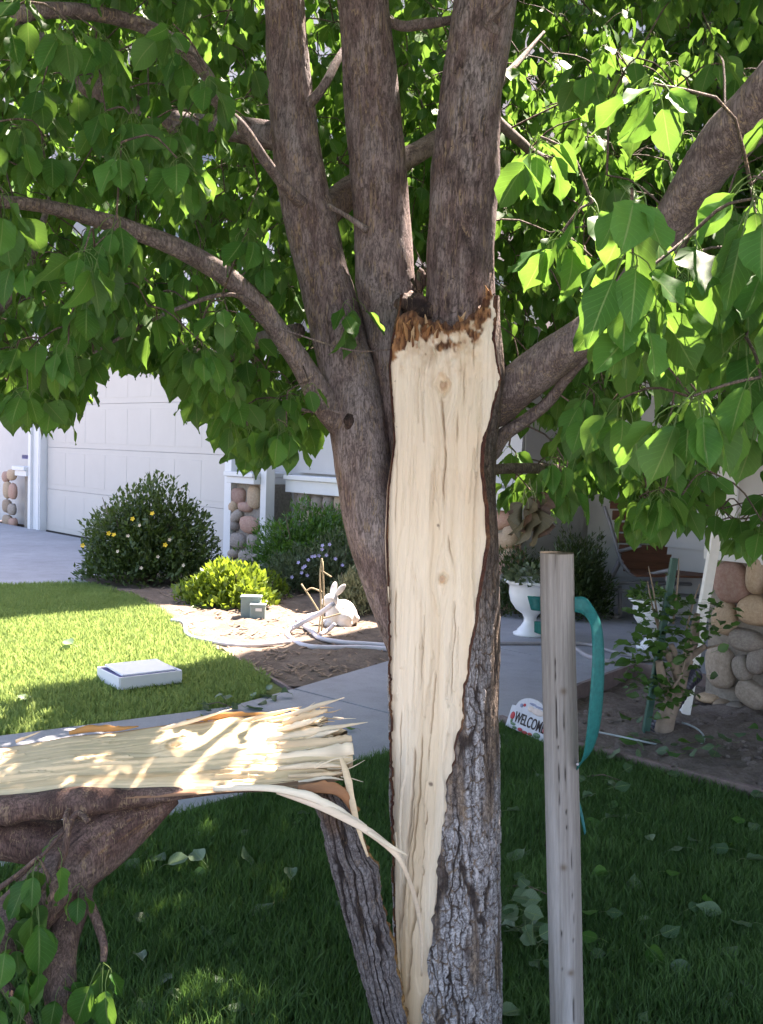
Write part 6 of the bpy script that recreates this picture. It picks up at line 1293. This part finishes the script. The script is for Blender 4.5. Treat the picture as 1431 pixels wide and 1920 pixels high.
gL = ('pear leaf lying on the grass below the fallen trunk', 'under')
for (u, v) in [(335, 1620), (370, 1632), (262, 1720), (250, 1618), (545, 1640), (455, 1555), (375, 1610), (440, 1760), (340, 1805), (330, 1850), (260, 1800), (390, 1745), (365, 1560), (300, 1608), (465, 1610), (420, 1830), (570, 1520), (555, 1535), (575, 1870), (310, 1830), (490, 1700), (640, 1690), (440, 1890), (275, 1880)]: drop(u, v, .060, *gL, z=.038)
gP = ('wilted leaf on the pale walkway beside the lawn', 'walk')
for (u, v) in [(706, 1320), (630, 1365), (655, 1368), (505, 1290), (955, 1390), (970, 1400), (940, 1376)]: drop(u, v, .07, *gP, z=.03)
gE = ('wilted leaf at the lawn edge above the fallen trunk', 'edge')
for (u, v) in [(390, 1330), (405, 1345), (440, 1325), (470, 1300), (490, 1312), (500, 1298), (520, 1305), (450, 1340), (385, 1350), (420, 1310), (535, 1300), (380, 1320), (440, 1350), (130, 1208), (120, 1212), (50, 1300), (480, 1320)]: drop(u, v, .085, *gE, tilt=.6)
gS = ('green leaf on the turned soil round the pruned bush', 'bed')
for (u, v) in [(1190, 1370), (1210, 1395), (1230, 1390), (1265, 1395), (1290, 1400), (1310, 1385), (1330, 1400), (1360, 1385), (1385, 1370), (1410, 1365), (1425, 1380), (1300, 1410), (1260, 1410), (1340, 1415), (1200, 1350), (1170, 1340), (1180, 1385), (1240, 1405), (1150, 1415), (1260, 1450), (1180, 1440), (1330, 1380), (1285, 1385), (1100, 1400), (1420, 1490), (1350, 1395), (1215, 1380), (1198, 1412)]: drop(u, v, .072, *gS, z=.05, tilt=.5)
# a broken twig with a heap of limp leaves between trunk and pole
def sprig(base, L, label):
    root = thing('broken_sprig', base, label, 'leafy twig'); r5 = np.random.default_rng(int(base.x*1000) % 97)
    obj('twig', MB().tube([base+Vector((-.06, .03, .03)), base+Vector((0, 0, .05)), base+Vector((.07, -.05, .04))], [.004, .003, .002], 6).mesh('twig', True), M['twigwood'], root)
    lf = Leaves()
    for (u, v, z) in L:
        p = np.array(G(u, v, z)); a = r5.uniform(0, 6.28); lf.add(p, np.array([math.cos(a), math.sin(a), r5.uniform(-.6, .3)]), np.array([r5.normal(0, .6), -.5, r5.choice([-1, 1])*1.0]), r5.uniform(.05, .07), float(r5.uniform(0, 1)))
    leaf_objs(lf.M, root, LL[:6])
sprig(G(985, 1690), [(960, 1660, .05), (990, 1640, .07), (1000, 1672, .09), (975, 1700, .08), (965, 1725, .06), (1000, 1720, .09), (985, 1745, .07), (1010, 1745, .06), (955, 1690, .05), (1015, 1665, .08), (1005, 1780, .05), (975, 1765, .05), (990, 1705, .10), (1018, 1700, .09), (960, 1750, .04), (1000, 1800, .05), (950, 1665, .05), (1020, 1790, .04), (1012, 1690, .11), (970, 1742, .09), (992, 1765, .08), (962, 1705, .1), (1006, 1712, .12), (978, 1680, .1), (1015, 1775, .07), (985, 1725, .12), (955, 1730, .07), (1022, 1735, .08)], 'heap of limp leaves on a broken twig between trunk and pole')
sprig(G(1130, 1475), [(1110, 1470, .05), (1140, 1480, .06), (1120, 1490, .05), (1150, 1475, .06), (1128, 1462, .07)], 'small leafy sprig on the grass just right of the pole')
sprig(G(410, 1335), [(395, 1320, .08), (410, 1335, .1), (425, 1350, .06), (390, 1345, .07), (405, 1305, .12), (435, 1335, .05)], 'broken leafy sprig at the lawn corner above the fallen trunk')
# clods in the turned soil
cl = MB(); r6 = random.Random(3)
for _ in range(420):
    u, v = r6.uniform(1080, 1500), r6.uniform(1300, 1490); p = G(u, v)
    if not inpoly(np.array([p.x]), np.array([p.y]), dirtR)[0]: continue
    s = r6.uniform(.006, .02)*(1.6 if r6.random() < .1 else 1); cl.ball(p+Vector((0, 0, .012)), s*r6.uniform(.7, 1.3), s, s*.7, None, 1)
solo('soil_clods', cl.mesh('soil_clods', True), M['soil_dark'], kind='stuff')
lt = MB()
for _ in range(700):
    u, v = r6.uniform(300, 760), r6.uniform(1100, 1290); p = G(u, v)
    if not inpoly(np.array([p.x]), np.array([p.y]), dirtL)[0]: continue
    s = r6.uniform(.006, .02); a = r6.uniform(0, 3.14); lt.box(p+Vector((0, 0, .022)), s*1.6, s*.5, .002, (Vector((math.cos(a), math.sin(a), .2)), Vector((-math.sin(a), math.cos(a), .1)), ZA))
solo('bark_litter', lt.mesh('bark_litter'), simple('brown_litter', (0.22, 0.16, 0.11), .9, .5, 50), kind='stuff')
